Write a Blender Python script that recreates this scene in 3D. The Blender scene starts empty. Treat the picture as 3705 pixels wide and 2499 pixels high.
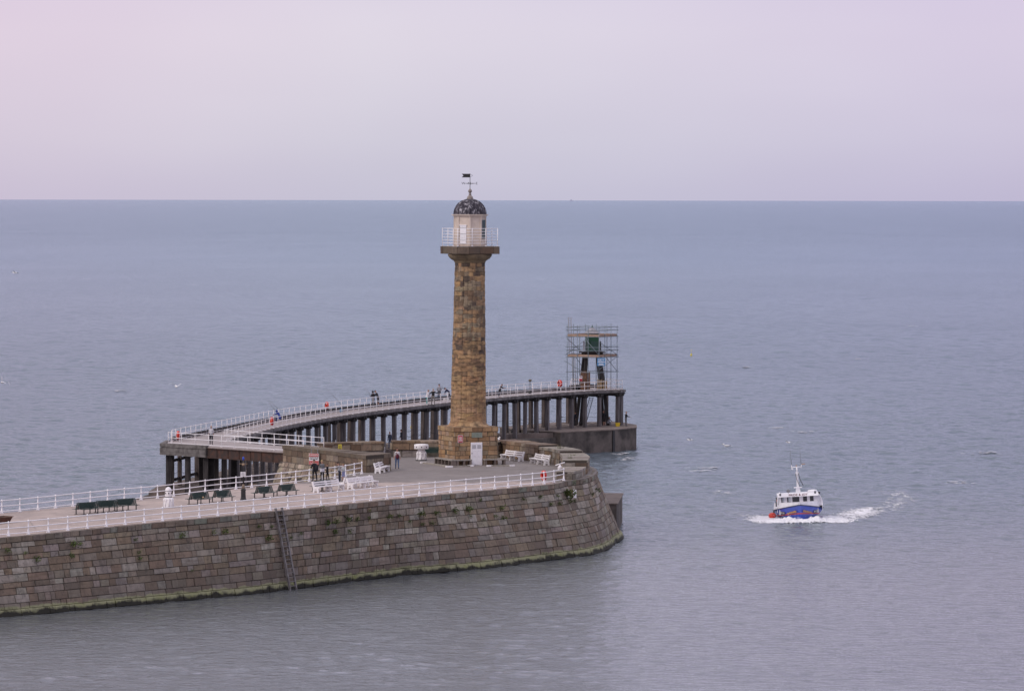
import bpy, bmesh, math, random, bisect
import numpy as np
from mathutils import Vector, Matrix, noise
from mathutils.bvhtree import BVHTree
random.seed(7)
R = math.radians
PI = math.pi
S = bpy.context.scene
COL = S.collection

# ------------------------------------------------------------------ camera
F = 17160.0            # focal length in photo pixels (3705 wide): a long tele lens
HCAM = 31.2
EYE = 711.0
cam = bpy.data.cameras.new('camera')
cam.sensor_width = 36.0
cam.lens = 36.0*F/3705.0
cam.clip_start = 5.0
cam.clip_end = 120000.0
co = bpy.data.objects.new('camera', cam)
COL.objects.link(co)
PITCH = math.atan((1249.5-EYE)/F)
ROT = Matrix.Rotation(PI/2-PITCH, 3, 'X') @ Matrix.Rotation(0.0016, 3, 'Z')
co.location = (0, 0, HCAM)
co.rotation_euler = ROT.to_euler()
S.camera = co

def ray(px, py):
    return ROT @ Vector(((px-1852.5)/F, -(py-1249.5)/F, -1.0))
def P(px, py, h):                       # surveyed point at height h
    d = ray(px, py); k = (h-HCAM)/d.z
    return Vector((d.x*k, d.y*k, h))
def PD(px, py, D):                      # surveyed point at distance D
    d = ray(px, py); k = D/d.y
    return Vector((d.x*k, D, HCAM+d.z*k))
def hdeck(x, y):
    t = .6*x+.8*y
    return min(6.3, 5.76+(t-259.5)*.0171)
def DK(px, py):
    h = 6.3
    for _ in range(12):
        p = P(px, py, h); h = hdeck(p.x, p.y)
    return P(px, py, h)

# ------------------------------------------------------------------ helpers
class MB:
    def __init__(s): s.v=[]; s.f=[]; s.m=[]; s.s=[]; s.c=[]
    def add(s, vs, fs, mi=0, smooth=False, col=None):
        o = len(s.v); s.v += [tuple(v) for v in vs]
        for f in fs:
            s.f.append(tuple(i+o for i in f)); s.m.append(mi); s.s.append(smooth); s.c.append(col)
        return s
    def box(s, c, size, rz=0, mi=0, col=None, M=None, taper=1.0):
        hx, hy, hz = [q/2 for q in size]
        vs = []
        for z in (-hz, hz):
            k = taper if z > 0 else 1.0
            for x, y in ((-hx,-hy),(hx,-hy),(hx,hy),(-hx,hy)): vs.append(Vector((x*k, y*k, z)))
        m = Matrix.Translation(Vector(c)) @ (M.to_4x4() if M else Matrix.Rotation(rz, 4, 'Z'))
        vs = [m @ v for v in vs]
        return s.add(vs, [(3,2,1,0),(4,5,6,7),(0,1,5,4),(1,2,6,5),(2,3,7,6),(3,0,4,7)], mi, False, col)
    def beam(s, p0, p1, w, d, mi=0, col=None, up=(0,0,1)):     # box between two points
        p0 = Vector(p0); p1 = Vector(p1); a = (p1-p0); L = a.length; a.normalize()
        u = Vector(up)
        if abs(a.dot(u)) > .97: u = Vector((0,1,0))
        x = a.cross(u).normalized(); z = x.cross(a).normalized()
        M = Matrix((x, a, z)).transposed()
        return s.box((p0+p1)/2, (w, L, d), 0, mi, col, M)
    def tube(s, p0, p1, r0, r1=None, n=6, mi=0, smooth=True, caps=True):
        r1 = r0 if r1 is None else r1
        return s.poly([p0, p1], [r0, r1], n, mi, smooth, caps)
    def poly(s, pts, r, n=6, mi=0, smooth=True, caps=True):
        pts = [Vector(p) for p in pts]
        if not isinstance(r, (list, tuple)): r = [r]*len(pts)
        vs = []; u = None
        for i, p in enumerate(pts):
            a = (pts[min(i+1, len(pts)-1)]-pts[max(i-1, 0)]).normalized()
            if u is None:
                u = Vector((0,0,1)) if abs(a.z) < .9 else Vector((1,0,0))
            u = (u-a*u.dot(a)).normalized(); w = a.cross(u)
            for k in range(n):
                t = 2*PI*k/n
                vs.append(p+(u*math.cos(t)+w*math.sin(t))*r[i])
        fs = []
        for i in range(len(pts)-1):
            for k in range(n):
                k2 = (k+1) % n
                fs.append((i*n+k, i*n+k2, (i+1)*n+k2, (i+1)*n+k))
        s.add(vs, fs, mi, smooth)
        if caps:
            o = len(s.v)-len(vs)
            s.f.append(tuple(o+k for k in reversed(range(n)))); s.m.append(mi); s.s.append(False); s.c.append(None)
            b = o+(len(pts)-1)*n
            s.f.append(tuple(b+k for k in range(n))); s.m.append(mi); s.s.append(False); s.c.append(None)
        return s
    def lathe(s, prof, c=(0,0,0), n=16, mi=0, smooth=True, rot=0, M=None, col=None):
        vs = []
        for r, z in prof:
            for k in range(n):
                t = 2*PI*k/n+rot
                p = Vector((r*math.cos(t), r*math.sin(t), z))
                if M: p = M @ p
                vs.append(p+Vector(c))
        fs = []
        for i in range(len(prof)-1):
            for k in range(n):
                k2 = (k+1) % n
                fs.append((i*n+k, i*n+k2, (i+1)*n+k2, (i+1)*n+k))
        fs.append(tuple(reversed(range(n)))); fs.append(tuple((len(prof)-1)*n+k for k in range(n)))
        return s.add(vs, fs, mi, smooth, col)
    def prism(s, pl, z0, z1, mi=0, col=None):
        n = len(pl)
        area = sum(pl[i][0]*pl[(i+1)%n][1]-pl[(i+1)%n][0]*pl[i][1] for i in range(n))
        if area < 0: pl = list(reversed(pl))
        vs = [(p[0], p[1], z0) for p in pl]+[(p[0], p[1], z1) for p in pl]
        fs = [tuple(reversed(range(n))), tuple(range(n, 2*n))]
        fs += [(i, (i+1)%n, (i+1)%n+n, i+n) for i in range(n)]
        return s.add(vs, fs, mi, False, col)
    def extrude(s, pl, M, t, mi=0):         # 2-D outline (x,z) extruded +-t/2 in y, placed by matrix
        n = len(pl)
        area = sum(pl[i][0]*pl[(i+1)%n][1]-pl[(i+1)%n][0]*pl[i][1] for i in range(n))
        if area < 0: pl = list(reversed(pl))
        vs = [M @ Vector((p[0], -t/2, p[1])) for p in pl]+[M @ Vector((p[0], t/2, p[1])) for p in pl]
        fs = [tuple(range(n)), tuple(reversed(range(n, 2*n)))]
        fs += [((i+1)%n, i, i+n, (i+1)%n+n) for i in range(n)]
        return s.add(vs, fs, mi, False)
    def ball(s, c, r, n=10, m=6, mi=0, sc=(1,1,1), M=None, zmin=-1.0, col=None):
        prof = []
        for i in range(m+1):
            t = -PI/2+PI*i/m
            z = math.sin(t)
            if z < zmin: continue
            prof.append((max(math.cos(t), .001)*r, z*r))
        D = Matrix.Diagonal(Vector(sc))
        return s.lathe(prof, c, n, mi, True, 0, (M @ D) if M else D, col)
    def build(s, name, mats, parent=None, world=False):
        me = bpy.data.meshes.new(name)
        off = Vector(parent.location) if (world and parent) else Vector((0,0,0))
        if world and parent and parent.parent: off = off+Vector(parent.parent.location)
        me.from_pydata([tuple(Vector(v)-off) for v in s.v], [], s.f)
        if not isinstance(mats, (list, tuple)): mats = [mats]
        for m in mats: me.materials.append(m)
        me.polygons.foreach_set('material_index', s.m)
        me.polygons.foreach_set('use_smooth', s.s)
        if any(c is not None for c in s.c):
            ca = me.color_attributes.new('tint', 'FLOAT_COLOR', 'CORNER')
            buf = []
            for p in me.polygons:
                c = s.c[p.index] or (.5,.5,.5)
                buf += list((c[0], c[1], c[2], 1.0))*p.loop_total
            ca.data.foreach_set('color', buf)
        me.update()
        o = bpy.data.objects.new(name, me); COL.objects.link(o)
        if parent: o.parent = parent
        return o

def tag(o, label=None, cat=None, group=None, kind=None):
    if label: o['label'] = label
    if cat: o['category'] = cat
    if group: o['group'] = group
    if kind: o['kind'] = kind
    return o
def thing(name, label, cat, loc=(0,0,0), rz=0, group=None):
    o = bpy.data.objects.new(name, None); COL.objects.link(o)
    o.empty_display_size = .3
    o.location = loc; o.rotation_euler = (0, 0, rz)
    return tag(o, label, cat, group)
def dup(root, loc, rz, label, group=None):
    r = root.copy(); COL.objects.link(r); r.location = loc; r.rotation_euler = (0, 0, rz)
    r['label'] = label
    if group: r['group'] = group
    for ch in list(root.children):
        c = ch.copy(); COL.objects.link(c); c.parent = r
        for g in list(ch.children):
            d = g.copy(); COL.objects.link(d); d.parent = c
    return r
def catmull(pts, n=6):
    pts = [Vector(p) for p in pts]; out = []
    for i in range(len(pts)-1):
        p0 = pts[max(i-1,0)]; p1 = pts[i]; p2 = pts[i+1]; p3 = pts[min(i+2,len(pts)-1)]
        for k in range(n):
            t = k/n
            out.append(.5*((2*p1)+(p2-p0)*t+(2*p0-5*p1+4*p2-p3)*t*t+(3*p1-p0-3*p2+p3)*t*t*t))
    out.append(pts[-1]); return out
class Path:                              # polyline by arc length
    def __init__(s, pts):
        s.p = [Vector(p) for p in pts]; s.l = [0.0]
        for a, b in zip(s.p, s.p[1:]): s.l.append(s.l[-1]+(b-a).length)
        s.L = s.l[-1]
    def at(s, d):
        d = min(max(d, 0), s.L)
        lo = 0
        for i in range(len(s.l)-1):
            if s.l[i+1] >= d: lo = i; break
        seg = s.l[lo+1]-s.l[lo]
        return s.p[lo].lerp(s.p[lo+1], (d-s.l[lo])/seg if seg > 1e-9 else 0)
    def tan(s, d): return (s.at(d+.3)-s.at(d-.3)).normalized()
def offset(pts, d):                      # to the right of travel (x,y)
    out = []
    for i, p in enumerate(pts):
        a = (Vector(pts[min(i+1,len(pts)-1)])-Vector(pts[max(i-1,0)])); a.z = 0; a.normalize()
        out.append(Vector(p)+Vector((a.y, -a.x, 0))*d)
    return out
def yaw_of(v): return math.atan2(-v[0], v[1])      # rotation that turns +Y onto v

# ------------------------------------------------------------------ materials
def newmat(name):
    m = bpy.data.materials.new(name); m.use_nodes = True
    nt = m.node_tree; b = nt.nodes['Principled BSDF']
    return m, nt, b
def N(nt, t, **kw):
    n = nt.nodes.new(t)
    for k, v in kw.items(): setattr(n, k, v)
    return n
def lk(nt, a, b): nt.links.new(a, b)
def nz(nt, scale, detail=4, rough=.55, coord=None, sc=None, kind='Object'):
    tc = N(nt, 'ShaderNodeTexCoord'); src = tc.outputs[kind]
    if sc:
        mp = N(nt, 'ShaderNodeMapping'); mp.inputs['Scale'].default_value = sc
        lk(nt, src, mp.inputs[0]); src = mp.outputs[0]
    n = N(nt, 'ShaderNodeTexNoise'); n.inputs['Scale'].default_value = scale
    n.inputs['Detail'].default_value = detail; n.inputs['Roughness'].default_value = rough
    lk(nt, src, n.inputs['Vector']); return n.outputs['Fac']
def rampn(nt, fac, stops):
    r = N(nt, 'ShaderNodeValToRGB'); e = r.color_ramp.elements
    while len(e) < len(stops): e.new(.5)
    for i, (p, c) in enumerate(stops):
        e[i].position = p; e[i].color = (*c, 1) if len(c) == 3 else c
    lk(nt, fac, r.inputs[0]); return r.outputs[0]
def mixc(nt, fac, a, b, mode='MIX'):
    m = N(nt, 'ShaderNodeMix', data_type='RGBA', blend_type=mode)
    for sock, v in ((m.inputs[0], fac), (m.inputs[6], a), (m.inputs[7], b)):
        if isinstance(v, (int, float)): sock.default_value = v
        elif isinstance(v, tuple): sock.default_value = (*v, 1)
        else: lk(nt, v, sock)
    return m.outputs[2]
def bump(nt, b, fac, strength=.3, dist=.02):
    bp = N(nt, 'ShaderNodeBump'); bp.inputs['Strength'].default_value = strength
    bp.inputs['Distance'].default_value = dist
    lk(nt, fac, bp.inputs['Height']); lk(nt, bp.outputs[0], b.inputs['Normal'])
def pmat(name, c1, c2=None, scale=6, rough=.7, lo=.4, hi=.65, bmp=.0, metal=0, sc=None, detail=5):
    m, nt, b = newmat(name)
    c2 = c2 or tuple(x*.75 for x in c1)
    f = nz(nt, scale, detail, sc=sc)
    lk(nt, rampn(nt, f, [(lo, c1), (hi, c2)]), b.inputs['Base Color'])
    b.inputs['Roughness'].default_value = rough; b.inputs['Metallic'].default_value = metal
    if bmp: bump(nt, b, f, bmp, .03)
    return m
def stone_mat(name, dirt=(.03,.028,.025), algae=False, wet=False):
    m, nt, b = newmat(name)
    at = N(nt, 'ShaderNodeAttribute'); at.attribute_name = 'tint'
    n1 = nz(nt, 3.2, 7, .62); n2 = nz(nt, 1.0, 5, .6, sc=(2.2, 2.2, .55)); n3 = nz(nt, .16, 3, .5)
    n4 = nz(nt, 1.0, 6, .65, sc=(.5,.5,4.5))
    c = mixc(nt, rampn(nt, n1, [(.3,(0,0,0)),(.75,(.5,.5,.5))]), at.outputs['Color'], (.8,.75,.7), 'SOFT_LIGHT')
    c = mixc(nt, rampn(nt, n1, [(.24,(.75,.75,.75)),(.46,(0,0,0))]), c, dirt)
    c = mixc(nt, rampn(nt, n2, [(.45,(0,0,0)),(.80,(.6,.6,.6))]), c, dirt)
    c = mixc(nt, rampn(nt, n4, [(.50,(0,0,0)),(.68,(.5,.5,.5))]), c, (.105,.072,.045))
    c = mixc(nt, rampn(nt, n3, [(.42,(0,0,0)),(.62,(.25,.25,.25))]), c, (.08,.065,.055))
    if algae:
        g = N(nt, 'ShaderNodeNewGeometry'); sp = N(nt, 'ShaderNodeSeparateXYZ'); lk(nt, g.outputs['Position'], sp.inputs[0])
        na = nz(nt, .9, 6, .65)
        ad = N(nt, 'ShaderNodeMath', operation='MULTIPLY_ADD'); ad.inputs[1].default_value = .9; lk(nt, na, ad.inputs[0]); lk(nt, sp.outputs[2], ad.inputs[2])
        # wet purple-brown zone, green band, black weed at the waterline
        mr = N(nt, 'ShaderNodeMapRange'); mr.inputs[1].default_value = 3.4; mr.inputs[2].default_value = 1.1; lk(nt, ad.outputs[0], mr.inputs[0])
        cl = N(nt, 'ShaderNodeMath', operation='MULTIPLY'); cl.inputs[1].default_value = .5; lk(nt, mr.outputs[0], cl.inputs[0])
        c = mixc(nt, cl.outputs[0], c, (.10,.080,.068))
        gr = rampn(nt, nz(nt, .45, 6, .7), [(.36,(.12,.12,.06)),(.48,(.27,.27,.16)),(.58,(.26,.265,.14)),(.68,(.18,.20,.06)),(.78,(.13,.15,.04))])
        f1 = rampn(nt, ad.outputs[0], [(.0,(1,1,1)),(1.0,(0,0,0))])
        mr1 = N(nt, 'ShaderNodeMapRange'); mr1.inputs[1].default_value = 1.16; mr1.inputs[2].default_value = 1.02; lk(nt, ad.outputs[0], mr1.inputs[0])
        c = mixc(nt, mr1.outputs[0], c, gr)
        mr2 = N(nt, 'ShaderNodeMapRange'); mr2.inputs[1].default_value = .88; mr2.inputs[2].default_value = .68; lk(nt, ad.outputs[0], mr2.inputs[0])
        c = mixc(nt, mr2.outputs[0], c, (.016,.015,.009))
    lk(nt, c, b.inputs['Base Color']); b.inputs['Roughness'].default_value = .85
    bump(nt, b, n1, .6, .05)
    return m

MS = stone_mat('stone_blocks')
PAL_K = .8
MSW = stone_mat('pier_wall_stone', algae=True)
M_white = pmat('white_paint', (.84,.82,.85), (.55,.47,.43), 9, .45, .58, .78)
M_whitec = pmat('white_concrete_paint', (.80,.78,.80), (.6,.56,.56), 5, .55, .5, .8)
M_whiter = pmat('weathered_white_rail', (.80,.77,.78), (.42,.25,.17), 5, .5, .54, .72)
M_dgreen = pmat('dark_green_metal', (.008,.030,.026), (.014,.05,.042), 8, .45)
M_black = pmat('black_paint', (.012,.012,.014), (.03,.028,.028), 8, .45)
M_timber = pmat('weathered_dark_timber', (.058,.050,.050), (.018,.015,.016), 1.6, .85, .38, .66, .5, sc=(3,3,.35))
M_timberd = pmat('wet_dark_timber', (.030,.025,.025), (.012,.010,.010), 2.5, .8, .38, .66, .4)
M_timberp = pmat('pile_timber_grey', (.150,.135,.140), (.06,.052,.053), 1.6, .85, .36, .66, .5, sc=(3,3,.35))  # paler, greyer timber for the near row of piles
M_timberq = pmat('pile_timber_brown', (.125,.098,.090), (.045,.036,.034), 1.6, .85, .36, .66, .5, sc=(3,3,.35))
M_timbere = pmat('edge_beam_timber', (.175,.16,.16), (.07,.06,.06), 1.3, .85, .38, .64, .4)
M_timberg = pmat('grey_timber', (.16,.145,.14), (.06,.052,.05), 2.2, .85, .4, .7, .4)
M_plank = pmat('boardwalk_planks', (.36,.315,.31), (.25,.215,.21), 1.2, .8, .35, .7, .2)
M_rust = pmat('rusty_steel', (.040,.024,.020), (.085,.035,.022), 2.5, .8, .42, .7, .3)
M_conc = pmat('stained_concrete', (.135,.112,.10), (.042,.036,.032), .55, .9, .38, .62, .6, detail=9)
M_conctop = pmat('concrete_top', (.18,.143,.127), (.10,.08,.07), .8, .9, .4, .65, .3, detail=8)
M_pale = pmat('pale_stone', (.34,.31,.28), (.22,.20,.175), 2, .85, .4, .7, .2)
M_galv = pmat('galvanised_tube', (.24,.29,.33), (.13,.15,.17), 5, .5, metal=.3)
M_board = pmat('scaffold_board', (.36,.25,.19), (.24,.16,.12), 3, .8, sc=(.6,.6,3))
M_orange = pmat('orange_plastic', (.68,.055,.03), (.45,.04,.025), 4, .45)
M_red = pmat('red_sign', (.50,.030,.045), (.42,.03,.04), 3, .5)
M_signw = pmat('sign_white', (.74,.72,.74), (.62,.6,.62), 6, .5)
M_yellow = pmat('yellow_sign', (.62,.52,.05), (.5,.42,.05), 5, .5)
M_skyblue = pmat('blue_banner', (.09,.26,.50), (.07,.2,.4), 3, .6)
M_letterw = pmat('white_lettering', (.8,.8,.8), (.7,.7,.7), 5, .6)
M_letterk = pmat('dark_lettering', (.03,.025,.05), (.05,.04,.06), 5, .6)
M_letterr = pmat('maroon_lettering', (.13,.03,.05), (.2,.05,.06), 5, .6)
M_cream = pmat('cream_render', (.62,.52,.45), (.50,.42,.36), 1.8, .75, .4, .7, .15)
M_glass = pmat('dark_glass', (.015,.016,.022), (.03,.03,.04), 2, .08)
M_teal = pmat('teal_frame', (.10,.17,.17), (.08,.13,.13), 4, .4)
M_plaq = pmat('bronze_plaque_green', (.22,.25,.21), (.17,.20,.16), 5, .6)
M_hutg = pmat('green_hut', (.012,.075,.035), (.01,.055,.03), 3, .5)
M_grey = pmat('grey_metal', (.22,.22,.24), (.14,.14,.15), 4, .6)
M_lead = pmat('lead_roof', (.30,.29,.32), (.2,.2,.22), 3, .6)

def dome_mat():
    m, nt, b = newmat('flaking_dome_paint')
    f = nz(nt, 4.5, 8, .7, sc=(1,1,.5))
    lk(nt, rampn(nt, f, [(.46,(.035,.031,.042)),(.54,(.085,.08,.095)),(.65,(.46,.44,.48))]), b.inputs['Base Color'])
    b.inputs['Roughness'].default_value = .85; b.inputs['Specular IOR Level'].default_value = .2
    return m
M_dome = dome_mat()
def deck_mat():
    m, nt, b = newmat('pier_paving')
    g = N(nt, 'ShaderNodeNewGeometry'); sp = N(nt, 'ShaderNodeSeparateXYZ'); lk(nt, g.outputs['Position'], sp.inputs[0])
    n1 = nz(nt, .35, 6, .6); n2 = nz(nt, 5, 6, .6); n3 = nz(nt, .07, 3)
    # along-pier coordinate decides concrete promenade / tarmac head
    a = N(nt, 'ShaderNodeMath', operation='MULTIPLY_ADD'); a.inputs[1].default_value = .95; lk(nt, sp.outputs[1], a.inputs[0])
    bb = N(nt, 'ShaderNodeMath', operation='MULTIPLY'); bb.inputs[1].default_value = -.15; lk(nt, sp.outputs[0], bb.inputs[0]); lk(nt, bb.outputs[0], a.inputs[2])
    w = N(nt, 'ShaderNodeMath', operation='MULTIPLY_ADD'); w.inputs[1].default_value = 14; lk(nt, n1, w.inputs[0]); lk(nt, a.outputs[0], w.inputs[2])
    mr = N(nt, 'ShaderNodeMapRange'); mr.inputs[1].default_value = 398; mr.inputs[2].default_value = 402; lk(nt, w.outputs[0], mr.inputs[0])
    conc = rampn(nt, n1, [(.35,(.47,.385,.35)),(.5,(.42,.345,.315)),(.65,(.35,.29,.268))])
    tar = rampn(nt, n1, [(.35,(.235,.21,.205)),(.65,(.185,.165,.16))])
    c = mixc(nt, mr.outputs[0], conc, tar)
    c = mixc(nt, rampn(nt, n2, [(.4,(0,0,0)),(.7,(.25,.25,.25))]), c, (.12,.1,.09))
    vo = N(nt, 'ShaderNodeTexVoronoi', feature='DISTANCE_TO_EDGE'); vo.inputs['Scale'].default_value = .11
    tc = N(nt, 'ShaderNodeTexCoord'); lk(nt, tc.outputs['Object'], vo.inputs['Vector'])
    c = mixc(nt, rampn(nt, vo.outputs['Distance'], [(.0,(.5,.5,.5)),(.012,(0,0,0))]), c, (.12,.1,.095))
    br = N(nt, 'ShaderNodeTexBrick'); br.inputs['Scale'].default_value = 1.0; br.inputs['Brick Width'].default_value = 4.5; br.inputs['Row Height'].default_value = 3.1; br.inputs['Mortar Size'].default_value = .035; br.inputs['Mortar Smooth'].default_value = .3
    mpb = N(nt, 'ShaderNodeMapping'); mpb.inputs['Rotation'].default_value = (0,0,R(-53)); lk(nt, g.outputs['Position'], mpb.inputs[0]); lk(nt, mpb.outputs[0], br.inputs['Vector'])
    br.inputs['Color1'].default_value = (.90,.90,.90,1); br.inputs['Color2'].default_value = (1.06,1.05,1.03,1); br.inputs['Mortar'].default_value = (.6,.57,.55,1)
    c = mixc(nt, .8, c, br.outputs['Color'], 'MULTIPLY')
    st_ = nz(nt, 1.0, 6, .65, sc=(.9,.35,1)); c = mixc(nt, rampn(nt, st_, [(.52,(0,0,0)),(.72,(.42,.42,.42))]), c, (.11,.09,.085))
    lk(nt, c, b.inputs['Base Color']); b.inputs['Roughness'].default_value = .85
    bump(nt, b, n2, .2, .02)
    return m
M_deck = deck_mat()
CL = {}
def cloth(c):
    k = tuple(round(x,3) for x in c)
    if k not in CL:
        CL[k] = pmat('cloth', c, tuple(x*.7 for x in c), 9, .9)
    return CL[k]
SKIN = pmat('skin', (.42,.235,.17), (.36,.19,.14), 12, .6)

# ------------------------------------------------------------------ world, sun
W = bpy.data.worlds.new('World'); S.world = W; W.use_nodes = True
nt = W.node_tree
for n in list(nt.nodes): nt.nodes.remove(n)
sunv = Vector((-.70, -.52, .62)).normalized()
sky = N(nt, 'ShaderNodeTexSky', sky_type='NISHITA'); sky.sun_disc = False
sky.sun_elevation = math.asin(sunv.z); sky.sun_rotation = math.atan2(sunv.x, sunv.y)
bg1 = N(nt, 'ShaderNodeBackground'); bg1.inputs[1].default_value = .08; lk(nt, sky.outputs[0], bg1.inputs[0])
tc = N(nt, 'ShaderNodeTexCoord'); sp = N(nt, 'ShaderNodeSeparateXYZ'); lk(nt, tc.outputs['Generated'], sp.inputs[0])
mp = N(nt, 'ShaderNodeMapping'); mp.inputs['Scale'].default_value = (5, 1, 16); lk(nt, tc.outputs['Generated'], mp.inputs[0])
cn = N(nt, 'ShaderNodeTexNoise'); cn.inputs['Scale'].default_value = 1.3; cn.inputs['Detail'].default_value = 3; lk(nt, mp.outputs[0], cn.inputs['Vector'])
grad = rampn(nt, sp.outputs[2], [(0.0,(.53,.51,.635)),(.012,(.585,.56,.67)),(.034,(.655,.602,.712)),(.062,(.632,.563,.722)),(.35,(.74,.74,.82)),(1.0,(.95,.95,1.0))])
# pinkish light on the left, cooler on the right
xr = N(nt, 'ShaderNodeMapRange'); xr.inputs[1].default_value = -.13; xr.inputs[2].default_value = .13; lk(nt, sp.outputs[0], xr.inputs[0])
c1 = mixc(nt, 1.0, grad, rampn(nt, xr.outputs[0], [(.0,(1.08,.985,1.0)),(.15,(1.07,1.0,1.01)),(.38,(1.035,1.03,1.02)),(.55,(1.0,.995,1.01)),(.85,(.965,.93,1.005)),(1.0,(.965,.92,1.0))]), 'MULTIPLY')
cl = rampn(nt, cn.outputs['Fac'], [(.3,(.93,.935,.95)),(.5,(1,1,1)),(.7,(1.05,1.06,1.04))])
c2 = mixc(nt, 1.0, c1, cl, 'MULTIPLY')
bg2 = N(nt, 'ShaderNodeBackground'); bg2.inputs[1].default_value = 1.08; lk(nt, c2, bg2.inputs[0])
mx = N(nt, 'ShaderNodeMixShader'); mx.inputs[0].default_value = .93
lk(nt, bg1.outputs[0], mx.inputs[1]); lk(nt, bg2.outputs[0], mx.inputs[2])
wo = N(nt, 'ShaderNodeOutputWorld'); lk(nt, mx.outputs[0], wo.inputs[0])
sun = bpy.data.lights.new('sun', 'SUN'); sun.energy = 1.15; sun.angle = R(12); sun.color = (1, .93, .84)
so = bpy.data.objects.new('sun', sun); COL.objects.link(so)
so.rotation_euler = (-sunv).to_track_quat('-Z', 'Y').to_euler(); so.location = (0, 300, 200)

# ------------------------------------------------------------------ sea
def sea_mat():
    m, nt, b = newmat('sea_water')
    g = N(nt, 'ShaderNodeNewGeometry'); sp = N(nt, 'ShaderNodeSeparateXYZ'); lk(nt, g.outputs['Position'], sp.inputs[0])
    def tex(scale, detail, sc, rough=.6):
        mp = N(nt, 'ShaderNodeMapping'); mp.inputs['Scale'].default_value = sc; mp.inputs['Rotation'].default_value = (0,0,R(12))
        lk(nt, g.outputs['Position'], mp.inputs[0])
        n = N(nt, 'ShaderNodeTexNoise'); n.inputs['Scale'].default_value = scale; n.inputs['Detail'].default_value = detail; n.inputs['Roughness'].default_value = rough
        lk(nt, mp.outputs[0], n.inputs['Vector']); return n.outputs['Fac']
    w1 = tex(.8, 4, (.8,1,1), .62); w2 = tex(3.0, 3, (.9,1,1), .6); w3 = tex(.010, 5, (.9,.4,1), .6); w4 = tex(.12, 4, (.6,1,1), .65)
    s1 = N(nt, 'ShaderNodeMath', operation='MULTIPLY'); s1.inputs[1].default_value = .9; lk(nt, w1, s1.inputs[0])
    s2 = N(nt, 'ShaderNodeMath', operation='MULTIPLY_ADD'); s2.inputs[1].default_value = .30; lk(nt, w2, s2.inputs[0]); lk(nt, s1.outputs[0], s2.inputs[2])
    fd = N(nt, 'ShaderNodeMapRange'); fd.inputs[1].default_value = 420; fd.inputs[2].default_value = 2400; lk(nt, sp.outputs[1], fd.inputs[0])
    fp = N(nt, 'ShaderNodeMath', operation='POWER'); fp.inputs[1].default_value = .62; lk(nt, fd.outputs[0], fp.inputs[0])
    far_ = N(nt, 'ShaderNodeMapRange'); far_.inputs[1].default_value = 1400; far_.inputs[2].default_value = 4000; far_.inputs[4].default_value = 6.0; lk(nt, sp.outputs[1], far_.inputs[0])
    s4 = N(nt, 'ShaderNodeMath', operation='MULTIPLY_ADD'); lk(nt, far_.outputs[0], s4.inputs[1]); lk(nt, w4, s4.inputs[0]); lk(nt, s2.outputs[0], s4.inputs[2])
    bp = N(nt, 'ShaderNodeBump'); bp.inputs['Distance'].default_value = .5
    st = N(nt, 'ShaderNodeMapRange'); st.inputs[1].default_value = .40; st.inputs[2].default_value = .60; st.inputs[3].default_value = .52; st.inputs[4].default_value = .62
    lk(nt, w3, st.inputs[0])
    calm = N(nt, 'ShaderNodeMapRange'); calm.inputs[1].default_value = 370; calm.inputs[2].default_value = 520; calm.inputs[3].default_value = 1.0; calm.inputs[4].default_value = 1.0; lk(nt, sp.outputs[1], calm.inputs[0])
    sm = N(nt, 'ShaderNodeMath', operation='MULTIPLY'); lk(nt, st.outputs[0], sm.inputs[0]); lk(nt, calm.outputs[0], sm.inputs[1])
    lk(nt, sm.outputs[0], bp.inputs['Strength']); lk(nt, s4.outputs[0], bp.inputs['Height'])
    # water body seen through the surface, sky mirrored in it by Fresnel
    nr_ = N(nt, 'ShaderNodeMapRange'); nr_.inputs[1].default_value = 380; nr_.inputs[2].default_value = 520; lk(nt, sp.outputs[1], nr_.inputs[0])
    body = mixc(nt, fp.outputs[0], mixc(nt, nr_.outputs[0], (.125,.135,.145), (.096,.118,.132)), (.14,.172,.25))  # foreground body lightened in place of sky reflection; far mix bluer as painted haze
    tint = mixc(nt, fp.outputs[0], mixc(nt, nr_.outputs[0], (.92,.94,.99), (.78,.84,.90)), (.68,.785,.87))  # reflection tint turns dimmer and bluer with distance, haze put into the colour
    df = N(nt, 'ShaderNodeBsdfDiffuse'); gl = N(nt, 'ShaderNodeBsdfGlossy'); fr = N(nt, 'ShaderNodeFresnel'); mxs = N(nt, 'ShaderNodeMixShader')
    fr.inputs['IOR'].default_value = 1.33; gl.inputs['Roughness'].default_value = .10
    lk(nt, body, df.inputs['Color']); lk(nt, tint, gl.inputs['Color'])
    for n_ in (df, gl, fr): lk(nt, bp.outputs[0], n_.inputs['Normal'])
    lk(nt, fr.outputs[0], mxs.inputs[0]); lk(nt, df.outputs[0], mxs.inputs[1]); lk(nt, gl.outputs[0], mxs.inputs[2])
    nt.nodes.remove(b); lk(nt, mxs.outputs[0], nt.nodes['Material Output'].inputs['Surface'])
    return m
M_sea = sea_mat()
rng = np.random.default_rng(11)
NW = 110
wl = np.exp(rng.uniform(math.log(1.2), math.log(10), NW))               # wavelengths
wd = R(255)+rng.normal(0, 1.0, NW)                                        # travelling towards the coast, wide spread
kx = 2*PI/wl*np.cos(wd); ky = 2*PI/wl*np.sin(wd); ph = rng.uniform(0, 2*PI, NW)
am = .0094*wl**.30*rng.uniform(.5, 1.4, NW)
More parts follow.
